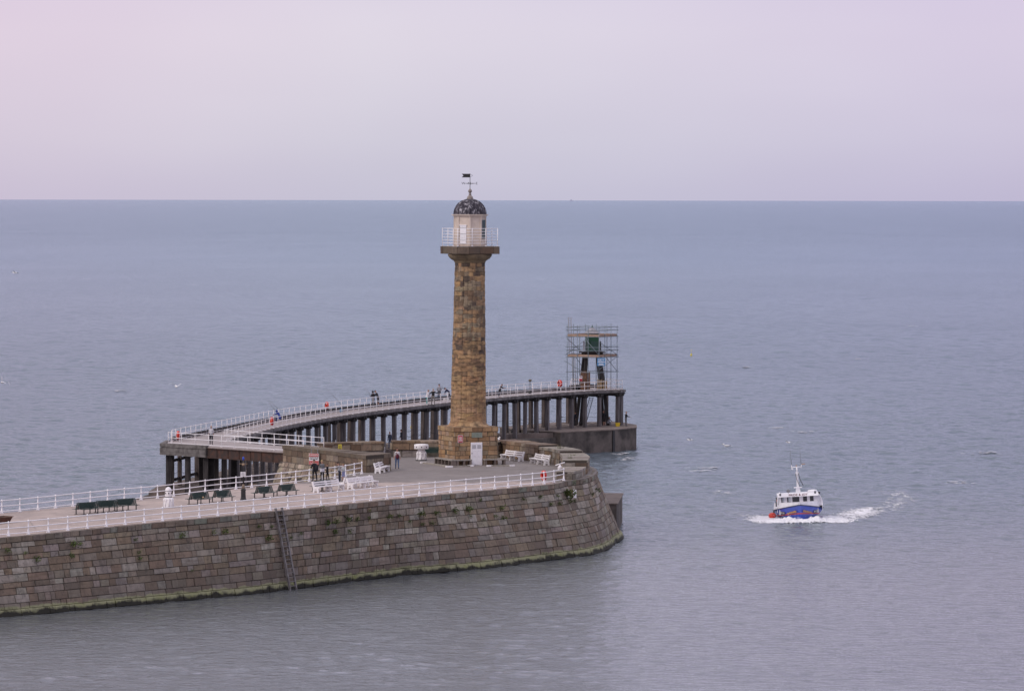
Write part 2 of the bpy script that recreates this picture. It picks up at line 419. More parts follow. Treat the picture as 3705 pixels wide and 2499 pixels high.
def wave_amp(x, y):
    e = np.clip((y-360)/230, 0, 1); e = e*e*(3-2*e)
    near_w = np.clip((.8*(x+10)-.6*(y-400))/60, -1, 1)                    # lee of the pier wall
    lee = np.where((y < 470) & (x > -60), .55, 1.0)
    patch = .85+.2*np.sin(x*.021+1.7*np.sin(y*.008))*np.sin(y*.013+.9*np.sin(x*.017))
    return (.36+.64*e)*patch*np.where(y < 450, .8, 1.0)
def wave_h(x, y):
    h = np.zeros_like(x)
    r_ = np.hypot(x, y); stp = np.where(r_ < 900, .00085*r_, .765*(r_/900)**1.6)
    for i in range(NW): h += am[i]*np.clip((wl[i]/stp-2.2)/2, 0, 1)*np.sin(kx[i]*x+ky[i]*y+ph[i])
    return h*wave_amp(x, y)
A0, A1, NA_ = R(-8.6), R(8.6), 560
D0, D1 = 296.0, 6000.0
dr = [D0]
while dr[-1] < D1: dr.append(dr[-1]+(.00085*dr[-1] if dr[-1] < 900 else .765*(dr[-1]/900)**1.6))
dr[-1] = D1; dr = np.array(dr); NR = len(dr)-1
an = np.concatenate([np.linspace(R(-12.5), A0, 71)[:-1], np.linspace(A0, A1, NA_+1), np.linspace(A1, R(12.5), 71)[1:]]); NA_ = len(an)-1; A0, A1 = R(-12.5), R(12.5)
AA, DD = np.meshgrid(an, dr)
GX = DD*np.sin(AA); GY = DD*np.cos(AA)
edge = np.clip((AA-A0)/R(.5), 0, 1)*np.clip((A1-AA)/R(.5), 0, 1)*np.clip((DD-D0)/12, 0, 1)*np.clip((D1-DD)/3500, 0, 1)
GZ = wave_h(GX.ravel(), GY.ravel()).reshape(GX.shape)*edge
verts = np.stack([GX.ravel(), GY.ravel(), GZ.ravel()], 1)
idx = np.arange((NR+1)*(NA_+1)).reshape(NR+1, NA_+1)
quads = np.stack([idx[:-1,:-1], idx[:-1,1:], idx[1:,1:], idx[1:,:-1]], -1).reshape(-1, 4)[:, ::-1]
# coarse remainder of the one sheet: all round and out to the horizon
cv = []; cq = []
base = len(verts)
angs = list(np.linspace(A0, A1, 25))+list(np.linspace(A1, A0+2*PI, 64))[1:-1]
rr = [60, D0, 900, 2500, D1, 15000, 38200]
for r_ in rr:
    for a_ in angs: cv.append((r_*math.sin(a_), r_*math.cos(a_), 0.0))
na = len(angs)
for i in range(len(rr)-1):
    for k in range(na):
        if k < 24 and 1 <= i <= 3: continue                              # filled by the fine waves
        k2 = (k+1) % na
        cq.append((base+i*na+k, base+(i+1)*na+k, base+(i+1)*na+k2, base+i*na+k2))
allv = np.concatenate([verts, np.array(cv)]).astype(np.float32); allq = np.concatenate([quads, np.array(cq)]).astype(np.int32)
me = bpy.data.meshes.new('sea')
me.vertices.add(len(allv)); me.vertices.foreach_set('co', allv.ravel())
me.loops.add(len(allq)*4); me.loops.foreach_set('vertex_index', allq.ravel())
me.polygons.add(len(allq)); me.polygons.foreach_set('loop_start', np.arange(0, len(allq)*4, 4, dtype=np.int32))
me.polygons.foreach_set('use_smooth', np.ones(len(allq), dtype=bool))
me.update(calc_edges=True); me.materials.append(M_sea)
sea = bpy.data.objects.new('sea', me); COL.objects.link(sea); tag(sea, kind='structure')
nz_ = me.polygons[0].normal.z
if nz_ < 0: me.flip_normals()

# ------------------------------------------------------------------ stone masonry
def jit(c, a): 
    k = 1+random.uniform(-a, a); return tuple(max(.005, x*k*(1+random.uniform(-.04,.04))) for x in c)
PAL_WALL = [(.215,.170,.140),(.185,.145,.118),(.245,.205,.178),(.27,.24,.215),(.15,.115,.094),(.205,.145,.105),(.30,.265,.235),(.23,.165,.115),(.20,.165,.14)]
PAL_PAR  = [(.225,.155,.100),(.25,.185,.125),(.165,.11,.07),(.28,.225,.165),(.20,.16,.12),(.14,.09,.06)]
PAL_LH   = [(.37,.228,.112),(.335,.20,.098),(.41,.265,.14),(.285,.165,.08),(.365,.24,.14)]
PAL_WALL = [(.215,.178,.140),(.18,.148,.115),(.25,.215,.175),(.285,.26,.225),(.145,.115,.09),(.20,.15,.105),(.32,.29,.25),(.23,.18,.125),(.20,.17,.138),(.17,.125,.09),(.24,.21,.19)]
def blocks(mb, B, T, rows, wr, pal, prot=(.0,.05), gap=.012, jitter=.16, gz=.012, ledge=None, skip=None):
    """courses of stone on the ruled surface between polylines B and T (outside is to the right of travel)"""
    pb, pt = Path(B), Path(T)
    Lm = max(pb.L, pt.L)
    paired = len(B) == len(T) and len(B) > 2
    if paired: Lm = pt.L
    def surf(f, z):
        if paired:                      # same segment and fraction on both outlines
            d = min(max(f, 0), 1)*pt.L; i = bisect.bisect_left(pt.l, d)-1; i = min(max(i, 0), len(pt.l)-2)
            sg = pt.l[i+1]-pt.l[i]; g = (d-pt.l[i])/sg if sg > 1e-9 else 0
            return pb.p[i].lerp(pb.p[i+1], g).lerp(pt.p[i].lerp(pt.p[i+1], g), z)
        a = pb.at(f*pb.L); b = pt.at(f*pt.L); return a.lerp(b, z)
    def nrm(f):
        a = surf(max(f-.002,0), .5); b = surf(min(f+.002,1), .5); t = (b-a); t.z = 0; t.normalize()
        return Vector((t.y, -t.x, 0))
    tot = sum(rows); z = 0
    for ri, h in enumerate(rows):
        z0, z1 = z/tot, (z+h)/tot; z += h
        u = -random.uniform(0, wr[1]*.6); 
        while u < Lm:
            w = random.uniform(*wr); u0, u1 = max(u, 0), min(u+w, Lm); u += w
            if u1-u0 < .08: continue
            f0, f1 = (u0+gap)/Lm, (u1-gap)/Lm
            c = jit(random.choice(pal), jitter)
            d = random.uniform(*prot)+(ledge.get(ri, 0) if ledge else 0)
            n0, n1 = nrm(f0), nrm(f1)
            g = gz/tot
            a0, b0, c0, d0 = surf(f0, z0+g), surf(f1, z0+g), surf(f1, z1-g), surf(f0, z1-g)
            ch = min(.028, w*.06)
            e = ch/Lm; ez = ch/tot
            fo = [surf(f0+e, z0+g+ez)+n0*d, surf(f1-e, z0+g+ez)+n1*d, surf(f1-e, z1-g-ez)+n1*d, surf(f0+e, z1-g-ez)+n0*d]
            k = .02
            fo = [p+Vector((random.uniform(-k,k), random.uniform(-k,k), random.uniform(-k,k)*.6)) for p in fo]
            mid = [a0+n0*(d-ch), b0+n1*(d-ch), c0+n1*(d-ch), d0+n0*(d-ch)]
            bk = [a0-n0*.1, b0-n1*.1, c0-n1*.1, d0-n0*.1]
            vs = fo+mid+bk
            mb.add(fo, [(0,1,2,3)], 0, False, c)
            fs = []; ck = tuple(x*.68 for x in c)  # chamfers and sides darkened: shade of the gaps put into the block tint
            for i in range(4):
                j = (i+1) % 4
                fs += [(i, i+4, j+4, j), (i+4, i+8, j+8, j+4)]
            mb.add(vs, fs, 0, False, ck)
def capstones(mb, A, B, z, th, wr, pal, jitter=.15):
    """top slabs between outlines A and B"""
    pa, pb = Path(A), Path(B); L = max(pa.L, pb.L); u = 0
    while u < L-.05:
        w = random.uniform(*wr); u1 = min(u+w, L)
        if L-u1 < .3: u1 = L
        f0, f1 = (u+.012)/L, (u1-.012)/L
        c = jit(random.choice(pal), jitter); dz = random.uniform(-.03, .03)
        q = [pa.at(f0*pa.L), pa.at(f1*pa.L), pb.at(f1*pb.L), pb.at(f0*pb.L)]
        mb.prism([(p.x, p.y) for p in q], z-th, z+dz, 0, c)
        u = u1

# plan of the pier -------------------------------------------------------------
NPX = [(30.7,1938.7),(102.7,1933),(174.7,1925.8),(245,1918.8),(316,1911.8),(384.5,1905),(453,1898.4),(522,1891.2),(588,1884.8),(655.7,1878.8),
       (721,1872.8),(788,1866.4),(852.5,1859.8),(917,1853.6),(978,1847.4),(1041.5,1841),(1101.5,1835.6),(1161.3,1830),(1221,1823.8),(1281,1817.6),
       (1341,1811.4),(1400,1805.4),(1458,1800),(1517,1794.2),(1574.5,1788.4),(1630.4,1783),(1686,1778),(1740,1773.4),(1790,1768.8),(1838.7,1764.2),
       (1884,1759.8),(1926.5,1755.8),(1968.4,1751.4),(2004,1746),(2039.7,1738.6)]
near = [DK(*p) for p in NPX]
d0 = (near[0]-near[3]).normalized()
def ext(p, k):
    q = p+d0*k; q.z = hdeck(q.x, q.y); return q
near_full = [ext(near[0], 2.2*k) for k in range(9, 0, -1)]+near
FPX = [(6.7,1857),(72,1851.4),(137,1845),(201,1838.6),(264,1832),(326.7,1825.4),(389,1818.8),(450,1813),(510.7,1808),(570,1802.8),(628.8,1796.2),(686.5,1789.4),
       (742.4,1781.8),(798.7,1775.6),(854,1770),(911,1764.6),(964.7,1759),(1018,1753.4),(1070,1748),(1119,1742.4),(1166,1737),(1212,1731.4),(1250.5,1725.4),(1281.7,1719.8),(1309,1714.4)]
far = [DK(*p) for p in FPX]
d1 = (far[0]-far[3]).normalized()
far_full = [far[0]+d1*2.2*k for k in range(9, 0, -1)]+far
for p in far_full: p.z = hdeck(p.x, p.y)

def V2(x, y, z=6.3): return Vector((x, y, z))
BPX = [(0,2233.5),(310,2204),(619,2175),(877,2151),(1057,2129.7),(1413,2085),(1671,2062.6),(1796,2051),(1907,2036),(2032,2019.5),(2067,2016),(2130,2006.6),(2172,1996),(2206,1980),(2223,1963.5)]
Bw = [P(x, y, 0) for x, y in BPX]
dB = (Bw[0]-Bw[2]).normalized()
Bw = [Bw[0]+dB*20]+Bw+[V2(10.1,433,0), V2(9.7,439,0), V2(7.8,446,0), V2(4.2,453,0), V2(-3,459,0), V2(-12,461.5,0), V2(-18.6,454,0), V2(-23.3,447.6,0)]
Tn = [p+Vector((.42,-.30,0)) for p in near_full[:-1]]+[V2(4.95,415.5), V2(5.9,417.4), V2(6.8,420.5), V2(7.4,424.5), V2(7.65,428), V2(7.75,432), V2(7.3,438), V2(5.6,444.6), V2(2.4,450.5), V2(-3,455.8), V2(-12,458), V2(-17.4,449.4), V2(-21.8,445.1)]
# match B and T by the closest parameter: resample both to the same control stations
def fine(pts): return catmull(pts, 8)
Tf = fine(Tn); Bf_ = Path(fine(Bw))
Bf = []; last = 0.0
bp_pts = [Bf_.at(i*Bf_.L/2000) for i in range(2001)]
for i, p in enumerate(Tf):
    a = Tf[min(i+1, len(Tf)-1)]-Tf[max(i-1, 0)]; a.z = 0; a.normalize(); nrm = Vector((a.y, -a.x, 0))
    best = None
    for j in range(int(last), min(2001, int(last)+260)):
        q = bp_pts[j]-p; q.z = 0
        e = abs(q.dot(a))
        if q.dot(nrm) < -1.5: continue
        if best is None or e < best[0]: best = (e, j)
    j = best[1] if best else int(last)
    last = j
    Bf.append(bp_pts[j].copy())
Tc = [p.copy() for p in Tf]
for p in Tc: p.z -= .02
# left (seaward) side
Tl = [V2(-21.8,445.1), V2(-17.4,436.2), V2(-13.5,427.4)]+[p+Vector((-.42,.30,0)) for p in reversed(far_full[:-1])]
Bl = [p+Vector((-2.0,-.9,0)) for p in Tl[:3]]+[p+Vector((-1.6,1.1,0)) for p in Tl[3:]]
for p in Bl: p.z = 0

pier = thing('stone_pier', 'long battered sandstone harbour pier with rounded head carrying the lighthouse', 'pier', (0,420,0))
mb = MB()
rows = [.60,.52,.72,.60,.48,.70,.55,.66,.46,.62,.45]
# dark backing wall
def loft(mb, A, B, col, inset=.03):
    n = len(A); mb.add(list(A)+list(B), [(i, i+1, n+i+1, n+i) for i in range(n-1)], 0, False, col)
def drop(pts, k): return [Vector((p.x, p.y, p.z-k)) for p in pts]
Bd = [Vector((p.x, p.y, -.6)) for p in Bf]
Bi, Ti = offset(Bf, -.22), offset(Tc, -.22)
loft(mb, Bi, drop(Ti,.42), (.045,.038,.033)); loft(mb, drop(Ti,.42), Ti, (.045,.038,.033)); loft(mb, Bd, Bf, (.02,.02,.015))
blocks(mb, Bf, drop(Tc, .42), rows, (.5,2.0), PAL_WALL, (.0,.07), .012, .15, .014, ledge={0:.16})
Bl0 = [Vector((p.x,p.y,-.6)) for p in Bl]
loft(mb, Bl, Tl, (.03,.026,.023)); loft(mb, Bl0, Bl, (.02,.02,.015))
PAL_BULGE = [(.34,.285,.215),(.29,.235,.18),(.38,.32,.25),(.24,.185,.14)]
blocks(mb, Bl[:4], Tl[:4], rows, (.5,.95), PAL_BULGE, (.0,.06), .02)
wall = mb.build('wall', MSW, pier, True)
bvh = BVHTree.FromPolygons([Vector(v) for v in mb.v], mb.f)
def hit(px, py):
    d = ray(px, py).normalized(); h = bvh.ray_cast(Vector((0,0,HCAM)), d, 2000)
    return h[0], h[1]
# coping course
mb = MB()
PAL_COP = [(.20,.205,.175),(.205,.175,.147),(.265,.235,.20),(.18,.145,.115),(.225,.18,.14),(.17,.125,.09)]
Tin = offset(Tc, -.42)
tp = Path(Tc)
blocks(mb, drop(Tc, .42), Tc, [.42], (.7,1.5), PAL_COP, (.03,.10), .012, .15)
capstones(mb, Tc, Tin, 6.26, .3, (.8,1.5), PAL_COP) if False else None
pa = Path(Tc); pb_ = Path(Tin); u = 0
while u < pa.L-.1:
    w = random.uniform(.7,1.5); u1 = min(u+w, pa.L)
    f0, f1 = (u+.01)/pa.L, (u1-.01)/pa.L
    q = [pa.at(f0*pa.L)+Vector((0,0,.0)), pa.at(f1*pa.L), pb_.at(f1*pb_.L), pb_.at(f0*pb_.L)]
    c = jit(random.choice(PAL_COP), .15); dz = random.uniform(.025,.05)
    vs = [Vector((p.x,p.y,p.z-.25)) for p in q]+[Vector((p.x,p.y,p.z+dz-(.05 if i<2 else 0))) for i, p in enumerate(q)]
    mb.add(vs, [(4,5,6,7),(0,1,5,4),(1,2,6,5),(2,3,7,6),(3,0,4,7)], 0, False, c)
    u = u1
mb.build('coping', MSW, pier, True)
# paved deck
bm = bmesh.new()
poly = Tc+[p for p in Tl[1:]]
bv = []
for p in poly:
    if bv and (Vector(bv[-1].co)-Vector((p.x,p.y,0))).length < .02: continue
    bv.append(bm.verts.new((p.x, p.y, 0)))
f = bm.faces.new(bv)
if f.normal.z < 0: f.normal_flip()
bmesh.ops.triangulate(bm, faces=bm.faces[:])
for t in [235+3*k for k in range(20)]:
    no = Vector((.6,.8,0)); bmesh.ops.bisect_plane(bm, geom=bm.verts[:]+bm.edges[:]+bm.faces[:], plane_co=no*t, plane_no=no)
for v in bm.verts: v.co.z = hdeck(v.co.x, v.co.y); v.co -= Vector((0,420,0))
bmesh.ops.recalc_face_normals(bm, faces=bm.faces[:])
if sum(f.normal.z for f in bm.faces) < 0: bmesh.ops.reverse_faces(bm, faces=bm.faces[:])
me = bpy.data.meshes.new('deck'); bm.to_mesh(me); bm.free(); me.materials.append(M_deck)
o = bpy.data.objects.new('deck', me); COL.objects.link(o); o.parent = pier
# ramp up to the footbridge
mb = MB()
mb.add([(-21.3,445,7.22),(-17.9,448.6,7.22),(-13.6,441.5,6.31),(-17.4,437.6,6.31)], [(3,2,1,0)])
mb.build('ramp', M_deck, pier, True)
# square concrete footing behind the head
mb = MB()
foot_pl = [(7.0,438.4),(9.7,438.6),(10.6,453.6),(4,455)]
mb.prism(foot_pl, -.6, 2.75)
mb.prism([(6.9,438.2),(9.82,438.4),(10.72,453.7),(4,455.2)], 2.753, 2.85, 1)
ft = thing('concrete_block', 'low square concrete block standing in the water behind the rounded pier head', 'block', (9.0,446,0))
mb.build('body', [M_conc, M_conctop], ft, True)

# ------------------------------------------------------------------ parapets
def parapet(name, label, inner, outer, z0, z1, rows, wr, pal, th=.32, ends=True, cappal=None):
    """inner / outer outlines in the same order; inner side lies to the left of travel"""
    c = sum((Vector((p[0],p[1],0)) for p in inner), Vector())/len(inner)
    t = thing(name, label, 'wall', (c.x, c.y, z0))
    mb = MB()
    _a = Vector(inner[-1])-Vector(inner[0]); _b = Vector(outer[0])-Vector(inner[0])
    if _a.x*_b.y-_a.y*_b.x > 0: inner, outer = outer, inner          # keep the first outline on the left of travel
    I = [V2(p[0], p[1], z0) for p in inner]; O = [V2(p[0], p[1], z0) for p in outer]
    ztop = z1-th
    Iu = [V2(p.x,p.y,ztop) for p in I]; Ou = [V2(p.x,p.y,ztop) for p in O]
    mb.prism([(p.x,p.y) for p in I]+[(p.x,p.y) for p in reversed(O)], z0, z1-.04, 0, (.035,.028,.022))
    blocks(mb, O, Ou, rows, wr, pal, (.02,.06), .012)
    blocks(mb, list(reversed(I)), list(reversed(Iu)), rows, wr, pal, (.02,.06), .012)
    if ends:
        for a, b in ((I[0], O[0]), (O[-1], I[-1])):
            A = [a, b]; Bq = [V2(a.x,a.y,ztop), V2(b.x,b.y,ztop)]
            blocks(mb, A, Bq, rows, wr, pal, (.02,.06), .012)
    mb.build('masonry', MS, t, True)
    mb = MB()
    Ic = offset(I, -.09); Oc = offset(O, .09)
    capstones(mb, Ic, Oc, z1, th, (wr[0]*1.2, wr[1]*1.3), cappal or pal)
    mb.build('coping', MS, t, True)
    return t
# wall with the warning board
parapet('parapet_wall', 'brown sandstone wall behind the five standing people with the large warning board on it', [(-19.9,446.3),(-14.8,436),(-11.0,430.6)], [(-21.5,445),(-17.2,436.2),(-13.1,427.3)], 6.28, 7.84,
        [.62,.6], (.9,1.7), PAL_PAR, .34, cappal=[(.13,.1,.07),(.16,.125,.09),(.11,.08,.055)])
# far parapets
GREYC = [(.27,.245,.215),(.24,.215,.185),(.3,.27,.235)]
def far_parapet(label, a, b):
    a = Vector(a); b = Vector(b); d = (b-a).normalized(); nn = Vector((-d.y, d.x))
    c = (a+b)/2; t = thing('parapet_wall', label, 'wall', (c.x, c.y, 6.3))
    I0 = [V2(a.x,a.y,6.28), V2(b.x,b.y,6.28)]; O0 = [V2(*(p.xy+nn*1.1),6.28) for p in I0]
    mb = MB()
    mb.prism([p.xy for p in I0]+[p.xy for p in reversed(O0)], 6.28, 6.94, 0, (.05,.045,.04))
    up = lambda L, z: [V2(p.x,p.y,z) for p in L]
    blocks(mb, I0, up(I0,6.95), [.66], (1.4,2.6), GREYC, (.02,.04))
    blocks(mb, list(reversed(O0)), list(reversed(up(O0,6.95))), [.66], (1.4,2.6), GREYC, (.02,.04))
    mb.build('base_course', MS, t, True)
    mb = MB()
    I1 = [V2(*(p.xy-nn*.10),6.96) for p in I0]; O1 = [V2(*(p.xy+nn*.1),6.96) for p in O0]
    mb.prism([p.xy for p in I1]+[p.xy for p in reversed(O1)], 6.96, 7.72, 0, (.04,.03,.022))
    blocks(mb, I1, up(I1,7.62), [.66], (1.0,2.0), PAL_PAR, (.03,.10))
    blocks(mb, list(reversed(O1)), list(reversed(up(O1,7.62))), [.66], (1.0,2.0), PAL_PAR, (.03,.1))
    for p, q in ((O1[0], I1[0]), (I1[1], O1[1])): blocks(mb, [p,q], up([p,q],7.62), [.66], (.9,1.3), PAL_PAR, (.03,.08))
    capstones(mb, offset(I1,.1), offset(O1,-.1), 7.84, .22, (1.0,2.0), PAL_PAR)
    mb.build('upper_course', MS, t, True)
    return t
far_parapet('low brown stone wall left of the gap where a man in blue stands beyond', P(1168,1660,6.3).xy, P(1388,1654,6.3).xy)
far_parapet('low brown stone wall with grey base course, between the gap and the lighthouse plinth', P(1420,1652.5,6.3).xy, P(1640,1651,6.3).xy)
# curved parapet round the head in stepping sections
parapet('parapet_wall', 'tall orange brown stone wall section behind the two white benches right of the lighthouse', [(-1.2,454),(1.2,447.9),(2.5,444.9)], [(.2,455.5),(2.7,449.2),(4.3,446)], 6.28, 7.9, [.6,.62], (.9,1.6), PAL_PAR+[(.24,.15,.085)], .3)
parapet('parapet_wall', 'curved grey brown stone wall section with grass on top, end of the head', [(2.6,444.6),(3.9,440.9),(4.45,437.6)], [(4.5,445.8),(5.9,441.5),(6.5,437.9)], 6.28, 7.76, [.6,.6], (.7,1.2), PAL_PAR+GREYC, .26, cappal=GREYC)
parapet('parapet_wall', 'stepped down wall block at the right edge of the pier head, lichen topped', [(4.5,437.2),(4.72,431.5),(4.6,425.4)], [(6.6,437.5),(7.05,431.5),(6.75,425.6)], 6.28, 7.56, [.5,.5], (.9,1.5), PAL_PAR+GREYC, .24, cappal=GREYC)
parapet('parapet_wall', 'lowest stone block behind the last posts of the near railing', [(4.62,425.1),(4.35,420.5),(3.95,416.9)], [(6.6,425.2),(6.2,420.8),(5.35,417.0)], 6.28, 7.02, [.45], (.9,1.6), GREYC+PAL_PAR[3:5], .2, cappal=GREYC)

# ------------------------------------------------------------------ lighthouse
TH = R(22)
ux = Vector((math.cos(TH), math.sin(TH), 0)); uy = Vector((-math.sin(TH), math.cos(TH), 0))
LC = Vector((-4.08, 441.66, 6.3))
lh = thing('lighthouse', 'tall weathered sandstone column lighthouse with white lantern room and dark dome', 'lighthouse', LC, TH)
A = 4.24/2
Z0 = 6.3
mb = MB()
mb.prism([(-A,-A),(A,-A),(A,A),(-A,A)], 0, 3.5, 0, (.06,.045,.03))
pr = [.46,.44,.44,.42,.44,.45,.44]
cs = [(-A,-A),(A,-A),(A,A),(-A,A)]
for i in range(4):
    a, b = cs[i], cs[(i+1)%4]
    blocks(mb, [V2(a[0],a[1],0), V2(b[0],b[1],0)], [V2(a[0],a[1],3.09), V2(b[0],b[1],3.09)], pr, (.5,1.25), PAL_LH+[(.33,.24,.16)], (.012,.03), .006, .14, .006)
    e = A+.03
    a, b = (cs[i][0]*e/A, cs[i][1]*e/A), (cs[(i+1)%4][0]*e/A, cs[(i+1)%4][1]*e/A)
    blocks(mb, [V2(a[0],a[1],3.09), V2(b[0],b[1],3.09)], [V2(a[0],a[1],3.52), V2(b[0],b[1],3.52)], [.43], (.9,1.6), PAL_LH, (.03,.06), .008)
mb.prism([(-A-.06,-A-.06),(A+.06,-A-.06),(A+.06,A+.06),(-A-.06,A+.06)], 3.5, 3.54, 0, (.26,.17,.1))
mb.build('plinth', MS, lh)
# column
def lean(z): return Vector((.15*(z-3.5)/15.3, 0, 0)) if z > 3.5 else Vector((0,0,0))
zb, zt = 3.54, 18.75
prof_r = lambda z: 1.66-.26*((z-4.0)/14.75)**1.15 if z > 4.0 else 1.66+.38*((4.0-z)/.46)**2.2
NA = 176; rings_ = []; z = zb
while z < zt: rings_.append(z); z += .095
rings_.append(zt)
rowh = []; zz = zb
while zz < zt: rowh.append(zz); zz += random.uniform(.36,.5)
rowcut = [sorted([random.random()*.3+k*.999/15+random.uniform(0,.035) for k in range(15)]) for _ in rowh]
random.seed(21)
bcol = {}
def block_id(a, z):
    ri = max(i for i, q in enumerate(rowh) if q <= z+1e-6)
    f = (a/(2*PI)) % 1.0; bi = sum(1 for q in rowcut[ri] if q <= f)
    return ri, bi % 15
def bc(ri, bi, z):
    if (ri, bi) not in bcol:
        c = random.choice(PAL_LH); hz = (z-zb)/(zt-zb)
        if hz > .42 and random.random() < (.07 if hz < .9 else .3): c = (.085,.06,.044)
        elif hz > .25 and random.random() < .25: c = (.18,.115,.065)
        elif hz > .5 and random.random() < .35: c = (.25,.195,.13)
        else: c = tuple(.55*x+.45*y for x, y in zip(c, (.345,.212,.11)))
        bcol[(ri,bi)] = jit(c, .10)
    return bcol[(ri,bi)]
mb = MB(); vs = []
for z in rings_:
    for k in range(NA):
        a = 2*PI*k/NA; r = prof_r(z)
        fl = abs(math.sin(a*10)); keep = noise.noise((math.cos(a)*1.6, math.sin(a)*1.6, z*.45))
        wear = max(0, min(1, .75+1.6*keep))
        if z > 4.1: r -= .085*(1-fl**.6 if False else (1-abs(math.cos(a*10))**.5))*wear
        bed = noise.fractal((math.cos(a)*2.2, math.sin(a)*2.2, z*5.5), 1.0, 2.0, 4)
        pit = noise.fractal((math.cos(a)*5, math.sin(a)*5, z*3), 1.0, 2.0, 3)
        r += .028*bed+.022*min(0, pit)
        ri, bi = block_id(a, min(z+.02, zt-.05))
        r += ((ri*37+bi*61) % 17)/17*.035-.02
        v = Vector((r*math.cos(a), r*math.sin(a), z))
        vs.append(v+Matrix.Rotation(-TH,3,'Z') @ lean(z))
off = len(mb.v); mb.v += [tuple(v) for v in vs]
for i in range(len(rings_)-1):
    zc = (rings_[i]+rings_[i+1])/2
    for k in range(NA):
        k2 = (k+1) % NA
        mb.f.append((i*NA+k, i*NA+k2, (i+1)*NA+k2, (i+1)*NA+k)); mb.m.append(0); mb.s.append(False)
        a = 2*PI*(k+.5)/NA; wob = .16*noise.noise((math.cos(a)*3,math.sin(a)*3,zc*2)); ri, bi = block_id(a+.3*wob, min(max(zc+wob, zb), zt-.05)); c = bc(ri, bi, zc)
        st_ = noise.fractal((math.cos(a)*2.5, math.sin(a)*2.5, zc*7), 1.0, 2.0, 4); sh_ = max(.3, min(1.12, 1.02-.95*max(0, st_-.10)))
        if min(abs(zc-q) for q in rowh) < .03 and noise.noise((a*3,zc*2,5)) > -.15: sh_ *= .6
        c = tuple(x*sh_ for x in c)
        mb.c.append(c)
mb.build('column', MS, lh)
# capital + platform
L = Matrix.Rotation(-TH,3,'Z') @ Vector((.15,0,0))
mb = MB()
mb.lathe([(1.38,18.72),(1.46,18.76),(1.46,18.82),(1.42,18.84),(1.52,18.88),(1.52,18.94),(1.60,18.97),(1.82,19.1),(1.98,19.28),(2.06,19.45),(2.07,19.52),(1.9,19.56)], L, 56, 0, True, col=(.2,.15,.09))
mb.build('capital', MS, lh)
mb = MB()
mb.prism([(-A+L.x,-A+L.y),(A+L.x,-A+L.y),(A+L.x,A+L.y),(-A+L.x,A+L.y)], 19.562, 20.24, 0, (.05,.04,.03))
for i in range(4):
    a, b = cs[i], cs[(i+1)%4]
    blocks(mb, [V2(a[0]+L.x,a[1]+L.y,19.55), V2(b[0]+L.x,b[1]+L.y,19.55)], [V2(a[0]+L.x,a[1]+L.y,20.26), V2(b[0]+L.x,b[1]+L.y,20.26)], [.7], (.7,1.5), [(.12,.085,.06),(.085,.062,.048),(.15,.11,.08),(.10,.06,.04)], (.01,.03), .006)
mb.prism([(-A+.1+L.x,-A+.1+L.y),(A-.1+L.x,-A+.1+L.y),(A-.1+L.x,A-.1+L.y),(-A+.1+L.x,A-.1+L.y)], 20.24, 20.28, 0, (.45,.43,.42))
mb.build('platform', MS, lh)
ZP = 20.28
gr = MB(); q = A-.14
cc = [(-q,-q),(q,-q),(q,q),(-q,q)]
for k in range(6):
    z = ZP+.27+k*.273
    for i in range(4):
        a, b = cc[i], cc[(i+1)%4]
        gr.tube((a[0]+L.x,a[1]+L.y,z), (b[0]+L.x,b[1]+L.y,z), .024, n=6)
gl = gr.build('gallery_railing', M_white, lh)
for i in range(4):
    a, b = cc[i], cc[(i+1)%4]
    for f in (0, .36, .70):
        mb = MB(); x, y = a[0]+(b[0]-a[0])*f+L.x, a[1]+(b[1]-a[1])*f+L.y
        mb.tube((x,y,ZP-.02), (x,y,ZP+1.68), .034, n=6); mb.box((x,y,ZP+.02), (.14,.14,.05))
        mb.build('post', M_white, gl)
# lantern room, octagon
ap = 1.34; Ro = ap/math.cos(PI/8)
oct_ = lambda r, rot=PI/8: [(r/math.cos(PI/8)*math.cos(rot+k*PI/4)+L.x, r/math.cos(PI/8)*math.sin(rot+k*PI/4)+L.y) for k in range(8)]
mb = MB(); mb.prism(oct_(ap), ZP-.04, 23.1)
for k in range(8):
    a = PI/8+k*PI/4; x, y = (Ro-.01)*math.cos(a)+L.x, (Ro-.01)*math.sin(a)+L.y
    mb.box((x,y,(ZP+23.1)/2), (.16,.16,23.1-ZP-.02), a)
lr = mb.build('lantern_room', M_cream, lh)
mb = MB()
mb.prism(oct_(ap+.06), 22.98, 23.08); mb.prism(oct_(ap+.17), 23.08, 23.17); mb.prism(oct_(ap+.26), 23.17, 23.23)
mb.build('cornice', M_cream, lh)
def face_frame(k):          # k-th octagon face: centre direction
    a = -PI/2+k*PI/4; n_ = Vector((math.cos(a), math.sin(a), 0)); t_ = Vector((-math.sin(a), math.cos(a), 0))
    return n_, t_
def on_face(mb, k, s0, s1, z0, z1, d, th, mi=0):
    n_, t_ = face_frame(k); c = n_*(ap+d)+t_*((s0+s1)/2)+L
    a = math.atan2(t_.y, t_.x)
    mb.box((c.x, c.y, (z0+z1)/2), (s1-s0, th, z1-z0), a, mi)
mb = MB(); on_face(mb, -1, -.40,.22, ZP+.22, ZP+1.9, .02, .08); on_face(mb, -1, -.46,.28, ZP+1.9, ZP+1.98, .05, .14)
dr = mb.build('lantern_door', M_white, lh)
for zz in (.55, 1.15, 1.7):
    mb = MB(); on_face(mb, -1, -.40,.22, ZP+zz, ZP+zz+.035, .062, .02); mb.build('hinge_strap', M_grey, dr)
